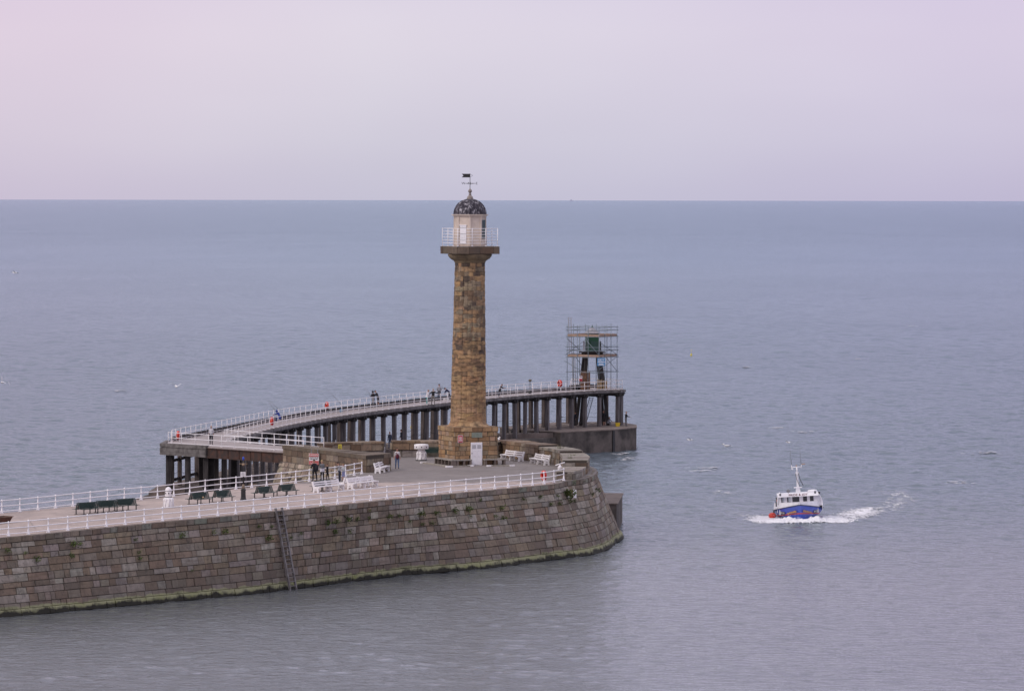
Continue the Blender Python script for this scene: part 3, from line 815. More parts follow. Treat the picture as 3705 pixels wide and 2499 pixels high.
for k in (1, 2, 3, 4, 5):
    mb = MB(); on_face(mb, k, -.36,.36, ZP+.75, ZP+2.38, .005, .06)
    w = mb.build('window', M_glass, lr)
    mb = MB()
    for s in (-.39,-.13,.13,.37): on_face(mb, k, s-.03, s+.03, ZP+.7, ZP+2.42, .03, .06)
    for z in (.7,1.5,2.4): on_face(mb, k, -.42,.42, ZP+z, ZP+z+.05, .03, .06)
    mb.build('window_frame', M_teal, lh)
# dome with ribs
mb = MB(); pr_ = []
for i in range(13):
    t = i/12*PI/2*.955; pr_.append((1.40*math.cos(t)**.92, 23.232+1.42*math.sin(t)))
mb.lathe([(r/math.cos(PI/8), z) for r, z in pr_], L, 8, 0, True, PI/8)
for f in range(len(mb.s)): mb.s[f] = False
dm = mb.build('dome', M_dome, lh)
mb = MB()
for k in range(8):
    a = PI/8+k*PI/4
    mb.poly([Vector((math.cos(a)*(r/math.cos(PI/8)+.005), math.sin(a)*(r/math.cos(PI/8)+.005), z))+L for r, z in pr_], .03, 5)
mb.build('rib', M_dome, dm)
mb = MB()
mb.lathe([(.3,24.56),(.31,24.72),(.27,24.78),(.28,24.84),(.2,24.92),(.13,25.0),(.12,25.1),(.15,25.12),(.10,25.16),(.07,25.22),(.14,25.26),(.18,25.36),(.18,25.42),(.13,25.52),(.05,25.58),(.04,25.7)], L, 14)
mb.build('finial', pmat('finial_stone',(.30,.26,.24),(.16,.13,.12),4,.7), lh)
mb = MB(); zc = 26.1
Rm = Matrix.Rotation(-TH,3,'Z')
def W3(x, y, z): return Rm @ Vector((x,y,z))+L
mb.tube(W3(0,0,25.6), W3(0,0,27.02), .028, n=6); mb.ball(W3(0,0,zc), .06)
mb.tube(W3(-.52,-.06,zc), W3(.52,.06,zc), .02, n=5); mb.tube(W3(.06,-.5,zc), W3(-.06,.5,zc), .02, n=5)
for sx in (-.25,.25): mb.tube(W3(sx-.06,0,zc+.0), W3(sx+.06,0,zc), .035, n=5)
fl = [(0,26.66),(0,27.0),(-.78,27.0),(-.62,26.83),(-.78,26.66)]
Mx = Matrix.Translation(L) @ Rm.to_4x4()
mb.extrude(fl, Mx, .02)
mb.tube(W3(.02,0,26.96), W3(.26,0,26.83), .012, n=4); mb.tube(W3(.26,0,26.83), W3(.02,0,26.7), .012, n=4)
wv = mb.build('weather_vane', M_black, lh)
def text(body, size, mat, parent, M, name='lettering', ext=.004, sx=1.0):
    cu = bpy.data.curves.new('t', 'FONT'); cu.body = body; cu.size = size; cu.extrude = ext; cu.align_x = 'CENTER'; cu.align_y = 'CENTER'
    to = bpy.data.objects.new('t', cu); COL.objects.link(to)
    dg = bpy.context.evaluated_depsgraph_get(); me = bpy.data.meshes.new_from_object(to.evaluated_get(dg))
    bpy.data.objects.remove(to); bpy.data.curves.remove(cu)
    me.transform(M @ Matrix.Diagonal((sx,1,1,1))); me.materials.clear(); me.materials.append(mat); me.name = name
    o = bpy.data.objects.new(name, me); COL.objects.link(o); o.parent = parent
    return o
TX = Matrix.Rotation(PI/2,4,'X')     # stands text upright, facing -Y
for ch, x, y in (('W',-.62,-.07), ('E',.62,.07), ('S',.07,-.6), ('N',-.07,.6)):
    text(ch, .32, M_black, wv, Matrix.Translation(W3(x,y,zc)) @ Rm.to_4x4() @ TX, 'letter', .012)
# door in the plinth
yf = -A-.03
mb = MB(); s0, s1 = -A+1.54, -A+2.66
mb.box(((s0+s1)/2, yf-.03, 1.06), (s1-s0, .10, 2.10))
door = mb.build('door', M_white, lh)
mb = MB()
for i in range(2):
    for (z0, z1) in ((.16,.78),(.88,1.34)):
        xc = s0+.30+i*.52
        for x in (xc-.2, xc+.2): mb.box((x, yf-.085, (z0+z1)/2), (.025,.02,z1-z0))
        for z in (z0, z1): mb.box((xc, yf-.085, z), (.4,.02,.025))
mb.build('panel_moulding', M_whitec, door)
mb = MB()
for i in range(2):
    for k in range(5): mb.box((s0+.30+i*.52, yf-.083, 1.55+k*.075), (.40,.012,.035))
mb.build('louvre', M_grey, door)
mb = MB(); mb.ball((s0+.08, yf-.11, 1.1), .045); mb.build('handle', M_black, door)
mb = MB(); mb.box((-A+2.15, yf-.02, 2.79), (1.06,.05,.48)); 
t = thing('plaque', 'pale green rectangular plaque over the white lighthouse door', 'plaque', LC, TH)
mb.build('plate', M_plaq, t)
t = thing('sign', 'small red notice in white frame on the lighthouse plinth', 'sign', LC, TH)
mb = MB(); mb.box((-A+.50, yf-.01, 2.45), (.50,.05,.70)); bd = mb.build('board', M_signw, t)
mb = MB(); mb.box((-A+.50, yf-.045, 2.45), (.42,.03,.62)); mb.build('panel', M_red, t)
mb = MB()
for k, w in enumerate((.26,.32,.22,.36,.34)): mb.box((-A+.50, yf-.065, 2.62-k*.085), (w,.012,.04))
mb.build('lettering', M_letterw, t)
# stone bench and kerb round the plinth
def Lw(x, y, z=0): return LC+ux*x+uy*y+Vector((0,0,z))
def stone_bench(label, pts, sup):
    t = thing('stone_bench', label, 'bench', LC, TH)
    w = .52
    mb = MB()
    for a, b in zip(pts, pts[1:]):
        a = Vector((*a,0)); b = Vector((*b,0)); d = (b-a).normalized(); n_ = Vector((d.y,-d.x,0))
        q = [a, b, b+n_*w, a+n_*w]
        mb.prism([p.xy for p in q], .46, .57)
        L_ = (b-a).length; k = max(2, int(round(L_/.85)))
        for i in range(k+1):
            p = a+d*min(max(i*L_/k, .12), L_-.12)+n_*(w/2)
            mb2 = MB(); mb2.box((p.x,p.y,.229), (.18, w*.9, .459), math.atan2(d.y,d.x)); mb2.build('support', M_conctop, t)
    mb.build('seat', M_pale, t)
e = A+.06
stone_bench('long stone slab bench wrapping the left corner of the lighthouse plinth', [(-e-.001,e-.4),(-e-.001,-e-.52)], 4)
stone_bench('short stone slab bench between the plinth corner and the white door', [(-e-.0,-e),(-e+1.52,-e)], 2)
stone_bench('stone slab bench right of the white lighthouse door', [(-A+2.75,-e),(e+.55,-e)], 2)
def kerb(label, pts):
    t = thing('kerb', label, 'kerb', pts[0])
    mb = MB()
    for a, b in zip(pts, pts[1:]): mb.beam(Vector(a)+Vector((0,0,.055)), Vector(b)+Vector((0,0,.055)), .22, .13)
    mb.build('stone', pmat('kerb_stone',(.34,.31,.27),(.24,.21,.18),4,.85), t, True)
    mb = MB()
    for p in (pts[0], pts[-1]): mb.box(Vector(p)+Vector((0,0,.06)), (.5,.26,.15), TH)
    if len(pts) == 3: mb.box(Vector(pts[1])+Vector((0,0,.06)), (.6,.45,.15), TH)
    mb.build('white_end', M_whitec, t, True)
kerb('L shaped low kerb with white painted ends left of the lighthouse door', [P(1531,1675,6.3), P(1625,1690,6.3), P(1703,1687,6.3)])
kerb('short straight low kerb with white ends right of the lighthouse door', [P(1771,1687,6.3), P(1852,1686,6.3)])

# ------------------------------------------------------------------ railings
def post_prof(h=1.1):
    return [(.15,0),(.14,.05),(.105,.10),(.095,.16),(.065,.34),(.048,.45),(.044,.52),(.068,.55),(.07,.585),(.044,.62),(.042,.95),(.064,.98),(.076,1.03),(.06,1.08),(.012,1.13)]
mb = MB(); mb.lathe(post_prof(), (0,0,0), 8); tmp = mb.build('post', M_white); POST = tmp.data; bpy.data.objects.remove(tmp)
mb = MB(); mb.box((0,0,.03), (.16,.16,.06)); mb.tube((0,0,.05), (0,0,1.16), .034, .028, 6); mb.ball((0,0,.6), .045, 6, 4); mb.ball((0,0,1.14), .045, 6, 4)
tmp = mb.build('post', M_whiter); POSTX = tmp.data; bpy.data.objects.remove(tmp)
def railing(label, pts, hs, data, mat, r=.03, rise=0):
    t = thing('railing', label, 'railing', pts[len(pts)//2])
    for h in hs:
        mb = MB(); mb.poly([Vector(p)+Vector((0,0,h)) for p in pts], r, 6)
        mb.build('rail', mat, t, True)
    c = Vector(t.location)
    for i, p in enumerate(pts):
        o = bpy.data.objects.new('post', data); COL.objects.link(o); o.parent = t; o.location = Vector(p)-c
        a = pts[min(i+1,len(pts)-1)]-pts[max(i-1,0)]; o.rotation_euler = (0,0,math.atan2(a.y,a.x))
    return t
railing('white railing of flared posts along the near harbour edge of the stone pier', near_full[6:], (.17,.585,1.03), POST, M_white, .037)
railing('white railing of flared posts along the far seaward edge of the stone pier', far_full[6:], (.17,.585,1.03), POST, M_white, .037)

# ------------------------------------------------------------------ timber extension
HE = 7.2
XPX = [(811,1597),(881,1575),(942.6,1561),(1000,1547),(1061.7,1533.5),(1147.5,1517.7),(1233,1504),(1316,1492),(1399,1481.5),(1468,1474),(1518,1468),(1593,1459.5),(1629,1455),(1764,1442),(1827.7,1436),(1912,1429),(1979,1424),(2047.7,1419),(2095,1416.5),(2140,1414),(2197,1411)]
cf = np.polyfit([(p[0]-1500)/700 for p in XPX], [p[1] for p in XPX], 5)
sx = np.linspace(811, 2197, 46)
Xn = [P(float(x), float(np.polyval(cf, (x-1500)/700)), HE) for x in sx]
# smooth in world space
for _ in range(3):
    Xn = [Xn[0]]+[(Xn[i-1]+Xn[i]*2+Xn[i+1])/4 for i in range(1,len(Xn)-1)]+[Xn[-1]]
pn = Path(Xn)
NS = int(pn.L/1.05)
Xn = [pn.at(i*pn.L/NS) for i in range(NS+1)]
def wid(f): return 4.1+1.3*max(0, 1-f*6)
Xf = []
for i, p in enumerate(Xn):
    a = Xn[min(i+1,NS)]-Xn[max(i-1,0)]; a.normalize()
    Xf.append(p+Vector((-a.y, a.x, 0))*wid(i/NS))
# landing (left) and end platform (right)
LN = [V2(-33.6,459.0,HE), V2(-29.3,454.4,HE)]
ENDP = [V2(13.3,589.3,HE), V2(14.0,591.6,HE), V2(11.8,597.4,HE), V2(6.8,596.0,HE)]
tp_ = thing('timber_pier', 'long curving dark timber pier extension on square piles beyond the lighthouse', 'pier', (-5,540,0))
mb = MB()
nn = len(Xn)
mb.add(Xn+Xf, [(i, i+1, nn+i+1, nn+i) for i in range(nn-1)])
mb.add([Xn[0], Xf[0], LN[0], LN[1]], [(0,1,2,3)])
mb.add([Xn[-1]]+ENDP+[Xf[-1]], [(0,1,2,3,4,5)])
for p in (Xn, Xf): pass
# plank seams: UV free, darker thin strips laid along the deck
seams = MB()
for k in range(1, 13):
    f = k/13
    pts = [Xn[i].lerp(Xf[i], f)+Vector((0,0,.004)) for i in range(nn)]
    L1 = offset(pts, .012); L2 = offset(pts, -.012)
    seams.add(L1+L2, [(i, i+1, nn+i+1, nn+i) for i in range(nn-1)])
def plank_mat():
    m, nt, b = newmat('plank_seam'); f = nz(nt, 3, 3)
    lk(nt, rampn(nt, f, [(.3,(.1,.085,.08)),(.7,(.2,.17,.165))]), b.inputs['Base Color']); b.inputs['Roughness'].default_value = .9; return m
dk_ = mb.build('deck', M_plank, tp_, True)
seams.build('plank_seam', plank_mat(), tp_, True)
# underside slab of joists
mb = MB()
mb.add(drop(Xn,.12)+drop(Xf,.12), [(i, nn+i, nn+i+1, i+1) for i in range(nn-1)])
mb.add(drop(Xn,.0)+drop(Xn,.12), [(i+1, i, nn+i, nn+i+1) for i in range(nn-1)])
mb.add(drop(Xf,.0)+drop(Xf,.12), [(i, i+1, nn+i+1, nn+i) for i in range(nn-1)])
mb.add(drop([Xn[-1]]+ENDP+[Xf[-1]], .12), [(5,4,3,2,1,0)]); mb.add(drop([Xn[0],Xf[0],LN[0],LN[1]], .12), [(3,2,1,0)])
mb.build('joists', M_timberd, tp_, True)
# edge beams
mb = MB()
fullN = Xn+ENDP[:2]
fullF = Xf+[ENDP[3], ENDP[2]]
def along(mb, pts, z, w, h):
    for a, b in zip(pts, pts[1:]): mb.beam(a+Vector((0,0,z)), b+Vector((0,0,z)), w, h)
along(mb, offset(fullN,.10), -.19, .26, .27); along(mb, offset(fullF,-.10), -.19, .26, .27)
mb.beam(ENDP[1]+Vector((0,0,-.19)), ENDP[2]+Vector((0,0,-.19)), .26, .27)
mb.build('edge_beam', M_timbere, tp_, True)
for pts_ in (offset(fullN,-.08), offset(fullF,.08)):
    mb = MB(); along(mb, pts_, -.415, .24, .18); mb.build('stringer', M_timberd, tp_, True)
# landing end: stack of three baulks facing the camera
mb = MB()
for k, (z, dd) in enumerate(((7.12,.0),(6.72,.10),(6.36,.05))):
    a = LN[0]+Vector((-.35,-.1-dd,z-HE)); b = LN[1]+Vector((.1,-.25-dd,z-HE)); mb.beam(a, b, .42, .36)
    mb.beam(LN[0]+Vector((-.2,.1,z-HE)), Xf[0]+Vector((-.2,0,z-HE)), .4, .36)
mb.build('end_baulk', M_timberg, tp_, True)
# seaward kerb of spaced baulks
mb = MB(); u = .4; pf = Path(offset(fullF, .12))
while u < pf.L-2:
    a, b = pf.at(u), pf.at(u+1.75); mb.beam(a+Vector((0,0,.19)), b+Vector((0,0,.19)), .3, .38); u += 2.1
mb.build('kerb', M_timberd, tp_, True)
# pile bents
pnn = Path(Xn); pid = []; stops = [.5]
while stops[-1] < pnn.L-2.2: stops.append(stops[-1]+(3.5 if stops[-1] < pnn.L*.62 else 2.9))
for d in stops:
    f = d/pnn.L
    a = pnn.tan(d); nl = Vector((-a.y, a.x, 0)); p = pnn.at(d)
    pid.append((p+nl*.02, p+nl*(wid(f)-.02), math.atan2(a.y,a.x)))
pid += [(ENDP[0]+Vector((-.1,.2,0)), ENDP[3]+Vector((.3,-.2,0)), R(45)), (ENDP[1]+Vector((-.4,.1,0)), ENDP[2]+Vector((.1,-.3,0)), R(45))]
xb = MB()
for i, (a, b, rz) in enumerate(pid):
    for side, p in enumerate((a, b)):
        mb = MB(); zf = 2.2 if side == 0 else 2.5
        wv_ = random.uniform(.38,.44)
        lx, ly = random.uniform(-.06,.06), random.uniform(-.06,.06)
        mb.beam(Vector((p.x+lx,p.y+ly,zf-.1)), Vector((p.x,p.y,HE-.72)), wv_, wv_, up=(math.cos(rz),math.sin(rz),0))
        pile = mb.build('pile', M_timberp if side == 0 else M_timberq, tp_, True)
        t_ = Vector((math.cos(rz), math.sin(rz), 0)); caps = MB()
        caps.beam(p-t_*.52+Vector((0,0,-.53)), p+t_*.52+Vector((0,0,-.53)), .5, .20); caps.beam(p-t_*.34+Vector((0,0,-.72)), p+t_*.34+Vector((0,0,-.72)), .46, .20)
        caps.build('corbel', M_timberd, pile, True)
    d = (b-a).normalized()
    xb.beam(a-d*.40+Vector((0,0,-.60)), b+d*.40+Vector((0,0,-.60)), .36, .34)
xb.build('cross_beam', M_timberd, tp_, True)
# extra piles under the landing
for i in range(6):
    for f in (.5,):
        a = pid[i][0].lerp(pid[i][1], f).lerp(pid[i+1][0].lerp(pid[i+1][1], f), .5)
        mb = MB(); mb.beam((a.x,a.y,2.3), (a.x,a.y,HE-.4), .42, .42, up=(math.cos(pid[i][2]),math.sin(pid[i][2]),0)); mb.build('pile', M_timberd, tp_, True)
for zz in (3.3, 5.2):
    mb = MB(); mb.beam(pid[0][1]+Vector((-.1,-.3,zz-HE)), pid[5][1]+Vector((-.1,0,zz-HE+.2)), .12, .28); mb.build('waling', M_timberd, tp_, True)
for (x, y) in ((-33.3,459.4),(-31.3,457.2),(-29.4,455.0),(-33.2,462.4)):
    mb = MB(); mb.beam((x,y,1.2), (x,y,6.3), .48, .48, up=(1,0,0)); mb.build('pile', M_timber, tp_, True)
# hand lines strung between the piles
mb = MB()
for row in (0, 1):
    for zz in (3.35, 4.0):
        for i in range(len(pid)-3):
            if random.random() < .75:
                a = pid[i][row]; b = pid[i+1][row]; m_ = (a+b)/2; s_ = random.uniform(.05,.3)
                mb.poly([Vector((a.x,a.y,zz)), Vector((m_.x,m_.y,zz-s_)), Vector((b.x,b.y,zz+random.uniform(-.15,.15)))], .018, 4)
mb.build('hand_line', M_black, tp_, True)
# raking access ladder under the end
mb = MB(); a0 = P(2112,1540,2.75); a1 = PD(2140,1437,a0.y+1.2)
for s in (-.22,.22): mb.tube(a0+Vector((s,0,0)), a1+Vector((s,0,0)), .04, n=5)
for k in range(14):
    q = a0.lerp(a1, (k+.5)/14); mb.tube(q+Vector((-.22,0,0)), q+Vector((.22,0,0)), .025, n=4)
mb.build('access_ladder', M_black, tp_, True)

# breakwater base of the extension
bs = thing('breakwater_base', 'low stained concrete breakwater under the timber pier, square right end', 'breakwater', (-5,540,0))
lo_n = offset(Xn, 2.3); up_n = offset(Xn, -.7); up_f = offset(Xf, -2.0)
st0 = Vector((-36.2,456.5,0)); st1 = Vector((-25.6,455.0,0))
mb = MB()
m = next(i for i, p in enumerate(Xn) if p.y > 571)
lp = [st1]+lo_n[2:m]+[V2(5.7,574.6)]+[Vector((p.x,p.y,0)) for p in reversed(up_f[2:m])]+[st0]
mb.prism([(p.x,p.y) for p in lp], -.6, 2.05)
mb.build('lower_step', M_conc, bs, True)
mb = MB()
upl = [V2(-27.5,458.5)]+up_n[3:m]+[V2(5.0,574.2)]+[Vector((p.x,p.y,0)) for p in reversed(up_f[3:m])]+[V2(-35.2,459)]
mb.prism([(p.x,p.y) for p in upl], 2.0, 2.6)
mb.build('upper_step', M_conctop, bs, True)
mb = MB()
E = [(5.9,573.6),(9.2,576.9),(12.5,580.2),(15.4,585.6),(15.5,592),(13.5,600.5),(5.5,598),(-1.5,585.5),(2.2,577.2)]
mb.prism(E, -.6, 2.62)
mb.prism([(5.9-.03,573.6-.06),(9.2,576.85),(12.5,580.1),(15.46,585.55),(15.6,592.1),(13.5,600.6),(5.4,598.1),(-1.6,585.5),(2.2,577.1)], 2.623, 2.75, 1)
mb.box((12.45,580.05,1.1), (.35,.12,3.0), R(45), 2)
mb.build('end_block', [M_conc, M_conctop, M_black], bs, True)
# apron of the base sloping into the water at its landward end
mb = MB()
mb.add([(-37.2,453.2,-.3),(-25,450,-.3),(-25.6,455.1,2.045),(-36.2,456.6,2.045)], [(0,1,2,3)]); mb.build('apron', M_conctop, bs, True)
# boulders at the foot
for k in range(16):
    p = P(random.uniform(905,1015), random.uniform(1757,1775), 2.1); r_ = random.uniform(.18,.4)
    mb = MB(); mb.ball((0,0,0), r_, 7, 5, sc=(1.2,.9,.75), M=Matrix.Rotation(random.random()*6,3,'Z'), col=jit((.22,.15,.1),.4))
    mb.v = [tuple(Vector(v)*(1+.3*noise.noise(Vector(v)*4+Vector((k,0,0))))) for v in mb.v]; mb.s = [False]*len(mb.s)
    o = mb.build('boulder', MS); o.location = (p.x, p.y, 2.1+r_*.4)
    tag(o, 'brown boulder lying on the breakwater under the timber pier behind the railing', 'boulder', 'boulders under the timber pier')

# footbridge between stone pier and extension
fb = thing('footbridge', 'short footbridge with rust brown girder joining stone pier and timber pier', 'bridge', (-24,452,7.0))
BR = [V2(-29.25,454.35,HE+.02), V2(-21.3,444.9,HE+.05), V2(-17.7,448.6,HE+.05), V2(-28.05,463.7,HE+.02)]
mb = MB(); mb.add(BR+drop(BR,.14), [(0,1,2,3),(7,6,5,4),(0,4,5,1),(1,5,6,2),(2,6,7,3)]); mb.build('deck', M_plank, fb, True)
for a, b, n_ in ((BR[0],BR[1],'near'), (BR[3],BR[2],'far')):
    mb = MB(); d = (b-a).normalized(); s = Vector((d.y,-d.x,0))*(.06 if n_ == 'near' else -.06)
    mb.beam(a+s+Vector((0,0,-.62)), b+s+Vector((0,0,-.62)), .06, .92)
    for z in (-.17,-1.06): mb.beam(a+s+Vector((0,0,z)), b+s+Vector((0,0,z)), .34, .05)
    L_ = (b-a).length; 
    for i in range(1, 7): 
        p = a+s*1.4+d*(L_*i/7); mb.box(p+Vector((0,0,-.62)), (.04,.12,.84), math.atan2(d.y,d.x))
    mb.build('girder', M_rust, fb, True)
mb = MB(); a, b = BR[0].lerp(BR[3],.5), BR[1].lerp(BR[2],.5)
mb.beam(a+Vector((0,0,-.3)), b+Vector((0,0,-.3)), .3, .3); mb.beam(BR[0]+Vector((.1,.1,-.5)), BR[3]+Vector((.1,0,-.5)), .3,.5)
mb.build('cross_girder', M_rust, fb, True)
# support trestle
mb = MB()
for p in (V2(-28.9,455.6), V2(-26.9,459)):
    mb = MB(); mb.beam((p.x,p.y,1.9), (p.x,p.y,6.35), .55, .55, up=(1,0,0)); mb.build('trestle_leg', M_timberd, fb, True)

def spaced(pts, step):
    p = Path(pts); k = max(1, int(round(p.L/step))); return [p.at(i*p.L/k) for i in range(k+1)]
lift = lambda pts, dz: [Vector((p.x,p.y,p.z+dz)) for p in pts]
railing('thin white railing along the near harbour side of the timber pier', spaced(Xn+ENDP[:1], 2.05), (.14,.6,1.1), POSTX, M_whiter, .03)
railing('thin white railing along the far seaward side of the timber pier, rust stained', spaced(lift(offset([LN[0]+Vector((.3,.5,0))]+Xf+[ENDP[3],ENDP[2],ENDP[1]], .25), .0), 2.08), (.14,.6,1.1), POSTX, M_whiter, .03)
c_ = BR[0].lerp(BR[1], 1)
railing('white railing on the near edge of the footbridge and landing', spaced([LN[0]+Vector((.3,.1,0)), LN[1]+Vector((.05,.2,0)), BR[1]+Vector((-.1,.3,0)), V2(-19.5,443.3,HE+.05)], 2.2), (.14,.62,1.12), POSTX, M_white, .03)
railing('white railing on the far edge of the footbridge', spaced([BR[3]+Vector((.1,-.2,0)), BR[2]+Vector((-.1,-.1,0))], 2.3), (.14,.62,1.12), POSTX, M_white, .03)

# ------------------------------------------------------------------ pier end light and scaffold
DC = Vector((10.0, 590.9, HE))
pl = thing('beacon_hut', 'small dark green light hut on four raking timber legs inside the scaffold', 'light tower', DC, R(11))
mb = MB(); mb.box((0,0,5.85), (1.42,1.42,2.2)); hut = mb.build('hut', M_hutg, pl)
mb = MB(); mb.box((.12,-.73,5.4), (.95,.05,1.3)); dr = mb.build('door', M_hutg, pl)
mb = MB()
for k in range(8): mb.box((-.27+k*.115,-.765,5.42), (.035,.03,1.22))
mb.build('slat', M_teal, dr)
mb = MB(); mb.lathe([(1.0,6.95),(1.02,7.02),(.75,7.2),(.5,7.42),(.34,7.55),(.22,7.66),(.05,7.72)], (0,0,0), 8, 0, False, PI/8); mb.build('roof', M_lead, pl)
mb = MB(); mb.lathe([(.05,7.7),(.1,7.78),(.05,7.86),(.03,8.05)], (0,0,0), 8); mb.build('finial', M_hutg, pl)
mb = MB(); mb.box((0,0,4.64), (2.9,2.7,.14)); mb.box((0,-.9,4.40), (2.3,.25,.32)); mb.box((0,.9,4.40), (2.3,.25,.32)); mb.box((-.9,0,4.38), (.25,2.3,.28)); mb.box((.9,0,4.38), (.25,2.3,.28)); mb.build('platform', M_timberd, pl)
for s in (-1,1):
    mb = MB(); mb.box((s*1.05,.0,5.4), (.03,.9,1.2)); mb.build('side_screen', M_lead, pl)
for sx_ in (-1,1):
    for sy in (-1,1):
        mb = MB(); mb.beam((sx_*.85, sy*.75, 4.25), (sx_*1.75, sy*1.35, -4.5), .38, .38, up=(0,1,0)); mb.build('leg', M_timberd, pl)
sheath = pmat('old_planking', (.20,.115,.07), (.09,.045,.03), 3, .85, sc=(4,4,.6))
sheath2 = pmat('ochre_planking', (.34,.25,.14), (.2,.13,.08), 3, .85, sc=(4,4,.6))
for (x, y, w, h, m_) in ((-1.35,-1.15,.62,2.35,sheath), (-.75,-1.0,.45,2.25,sheath), (.72,-1.12,.5,1.25,sheath2), (1.38,-1.1,.5,1.15,sheath2)):
    mb = MB()
    for k in range(4): mb.box((x-w/2+w/8+k*w/4, y-.2, h/2), (w/4-.015,.05,h+random.uniform(-.12,.05)))
    mb.box((x+w/2, y, h/2), (.05,.4,h)); mb.box((x-w/2, y, h/2), (.05,.4,h)); mb.build('timber_cladding', m_, pl)
sc = thing('scaffold', 'square steel tube scaffold with two boarded lifts round the green hut', 'scaffolding', DC, R(-30.8))
Q = 2.28
def sring(z, r=.038, q=Q, mbq=None):
    for i in range(4):
        c4 = [(-q,-q),(q,-q),(q,q),(-q,q)]; a, b = c4[i], c4[(i+1)%4]
        d = Vector((b[0]-a[0], b[1]-a[1])).normalized()*.18
        mbq.tube((a[0]-d.x,a[1]-d.y,z), (b[0]+d.x,b[1]+d.y,z), r, n=5)
c4 = [(-Q,-Q),(Q,-Q),(Q,Q),(-Q,Q)]
for i in range(4):
    a, b = c4[i], c4[(i+1)%4]
    for f in (0,.32,.66):
        x, y = a[0]+(b[0]-a[0])*f, a[1]+(b[1]-a[1])*f
        mb = MB(); mb.tube((x,y,0), (x,y,8.0+random.uniform(-.05,.25)), .042, n=5); mb.box((x,y,.02), (.2,.2,.04))
        mb.build('standard', M_galv, sc)
mb = MB()
for z in (2.2,4.05,4.9,5.3,6.6,7.4,7.78): sring(z, .038, Q+.03, mb)
mb.build('ledger', M_galv, sc)
mb = MB()
q = Q+.06
for p0, p1 in (((-Q-.4,-q,3.6),(-.1,-q,2.3)), ((-Q-.2,-q-.05,4.3),(.9,-q-.05,6.6)), ((q,-Q,6.0),(q,Q+.2,4.2)), ((q,-Q,2.6),(q,Q,4.1)), ((-q,Q,4.2),(-q,-Q,6.4)), ((-q,Q,2.2),(-q,-.2,4.1)), ((-Q,q,6.4),(-.4,q,4.3)), ((.4,-q,6.3),(Q,-q,4.4)), ((Q,q,2.2),(.6,q,4.0))):
    mb.tube(p0, p1, .036, n=5)
mb.build('brace', M_galv, sc)
for z in (4.26, 6.78):
    mb = MB()
    for i in range(4):
        a, b = Vector((*c4[i],z)), Vector((*c4[(i+1)%4],z)); d = (b-a).normalized(); n_ = Vector((-d.y,d.x,0))
        mb.beam(a+n_*.05+d*.06, b+n_*.05-d*.06, .04, .27)
        for k in range(3): mb.beam(a+n_*(.2+k*.24)+d*.3+Vector((0,0,-.13)), b+n_*(.2+k*.24)-d*.3+Vector((0,0,-.13+.002*i)), .22, .04)
    mb.build('boarding', M_board, sc)
for (z0, z1, x0) in ((4.3,9.0,-Q+.35),(0.05,4.6,-Q+.9)):
    mb = MB(); y0 = -Q+.25
    for s in (-.19,.19): mb.tube((x0+s,y0,z0), (x0+s-.15,y0,z1), .028, n=5)
    k = int((z1-z0)/.28)
    for i in range(k): 
        f = (i+.5)/k; mb.tube((x0-.19-.15*f,y0,z0+(z1-z0)*f), (x0+.19-.15*f,y0,z0+(z1-z0)*f), .018, n=4)
    mb.build('ladder', pmat('ladder_timber',(.22,.17,.14),(.14,.11,.09),3,.7), sc)
def face_matrix(p, rz): return Matrix.Translation(Vector(p)) @ Matrix.Rotation(rz, 4, 'Z')
bn = thing('banner', 'blue scaffolding company banner with SKY in white, hung on the scaffold', 'banner', Lw(0,0) if False else Vector((11.05,587.3,10.75)), R(6))
mb = MB(); mb.box((0,0,0), (.98,.03,.98)); mb.build('sheet', M_skyblue, bn)
text('SKY', .40, M_letterw, bn, Matrix.Translation((0,-.03,.22)) @ TX, ext=.006, sx=1.12)
mb = MB(); mb.box((0,-.022,-.02), (.86,.012,.07)); mb.box((0,-.022,-.2), (.62,.012,.04)); mb.box((0,-.022,-.29), (.5,.012,.035)); mb.box((0,-.022,-.38), (.74,.012,.05)); mb.build('small_print', M_letterw, bn)
sg = thing('sign', 'white and red safety notice fixed to the timber cladding below the green hut', 'sign', Vector((8.55,589.0,HE+1.42)), R(11))
mb = MB(); mb.box((0,0,0), (.40,.03,.66)); mb.build('board', M_signw, sg)
mb = MB(); mb.box((0,-.022,-.17), (.38,.012,.3)); mb.build('panel', M_red, sg)
mb = MB()
for x, z in ((-.08,.2),(.08,.2)): mb.box((x,-.022,z), (.09,.012,.16))
for z in (-.1,-.18,-.26): mb.box((0,-.032,z), (.3,.01,.025))
mb.build('symbol', M_letterr, sg)
# small black post on the extension
bp_ = P(1917.6,1424,HE)
lp_ = thing('viewing_post', 'short black post with gold topped head standing on the timber pier deck', 'post', bp_)
mb = MB(); mb.lathe([(.17,0),(.19,.05),(.17,.42),(.08,.46),(.045,.5),(.04,1.5)], (0,0,0), 8); mb.build('post', M_black, lp_)
mb = MB(); mb.box((.02,0,1.62), (.42,.2,.14)); mb.lathe([(.1,1.48),(.15,1.56),(.13,1.72),(.03,1.78)], (0,0,0), 8); mb.build('head', pmat('tarnished_brass',(.13,.10,.06),(.05,.04,.03),6,.5), lp_)

# ------------------------------------------------------------------ furniture on the pier
def pdir(p):                                   # pier direction near a point
    i = min(range(len(near_full)-1), key=lambda k: (near_full[k]-p).length)
    return (near_full[min(i+2,len(near_full)-1)]-near_full[max(i-2,0)]).normalized()
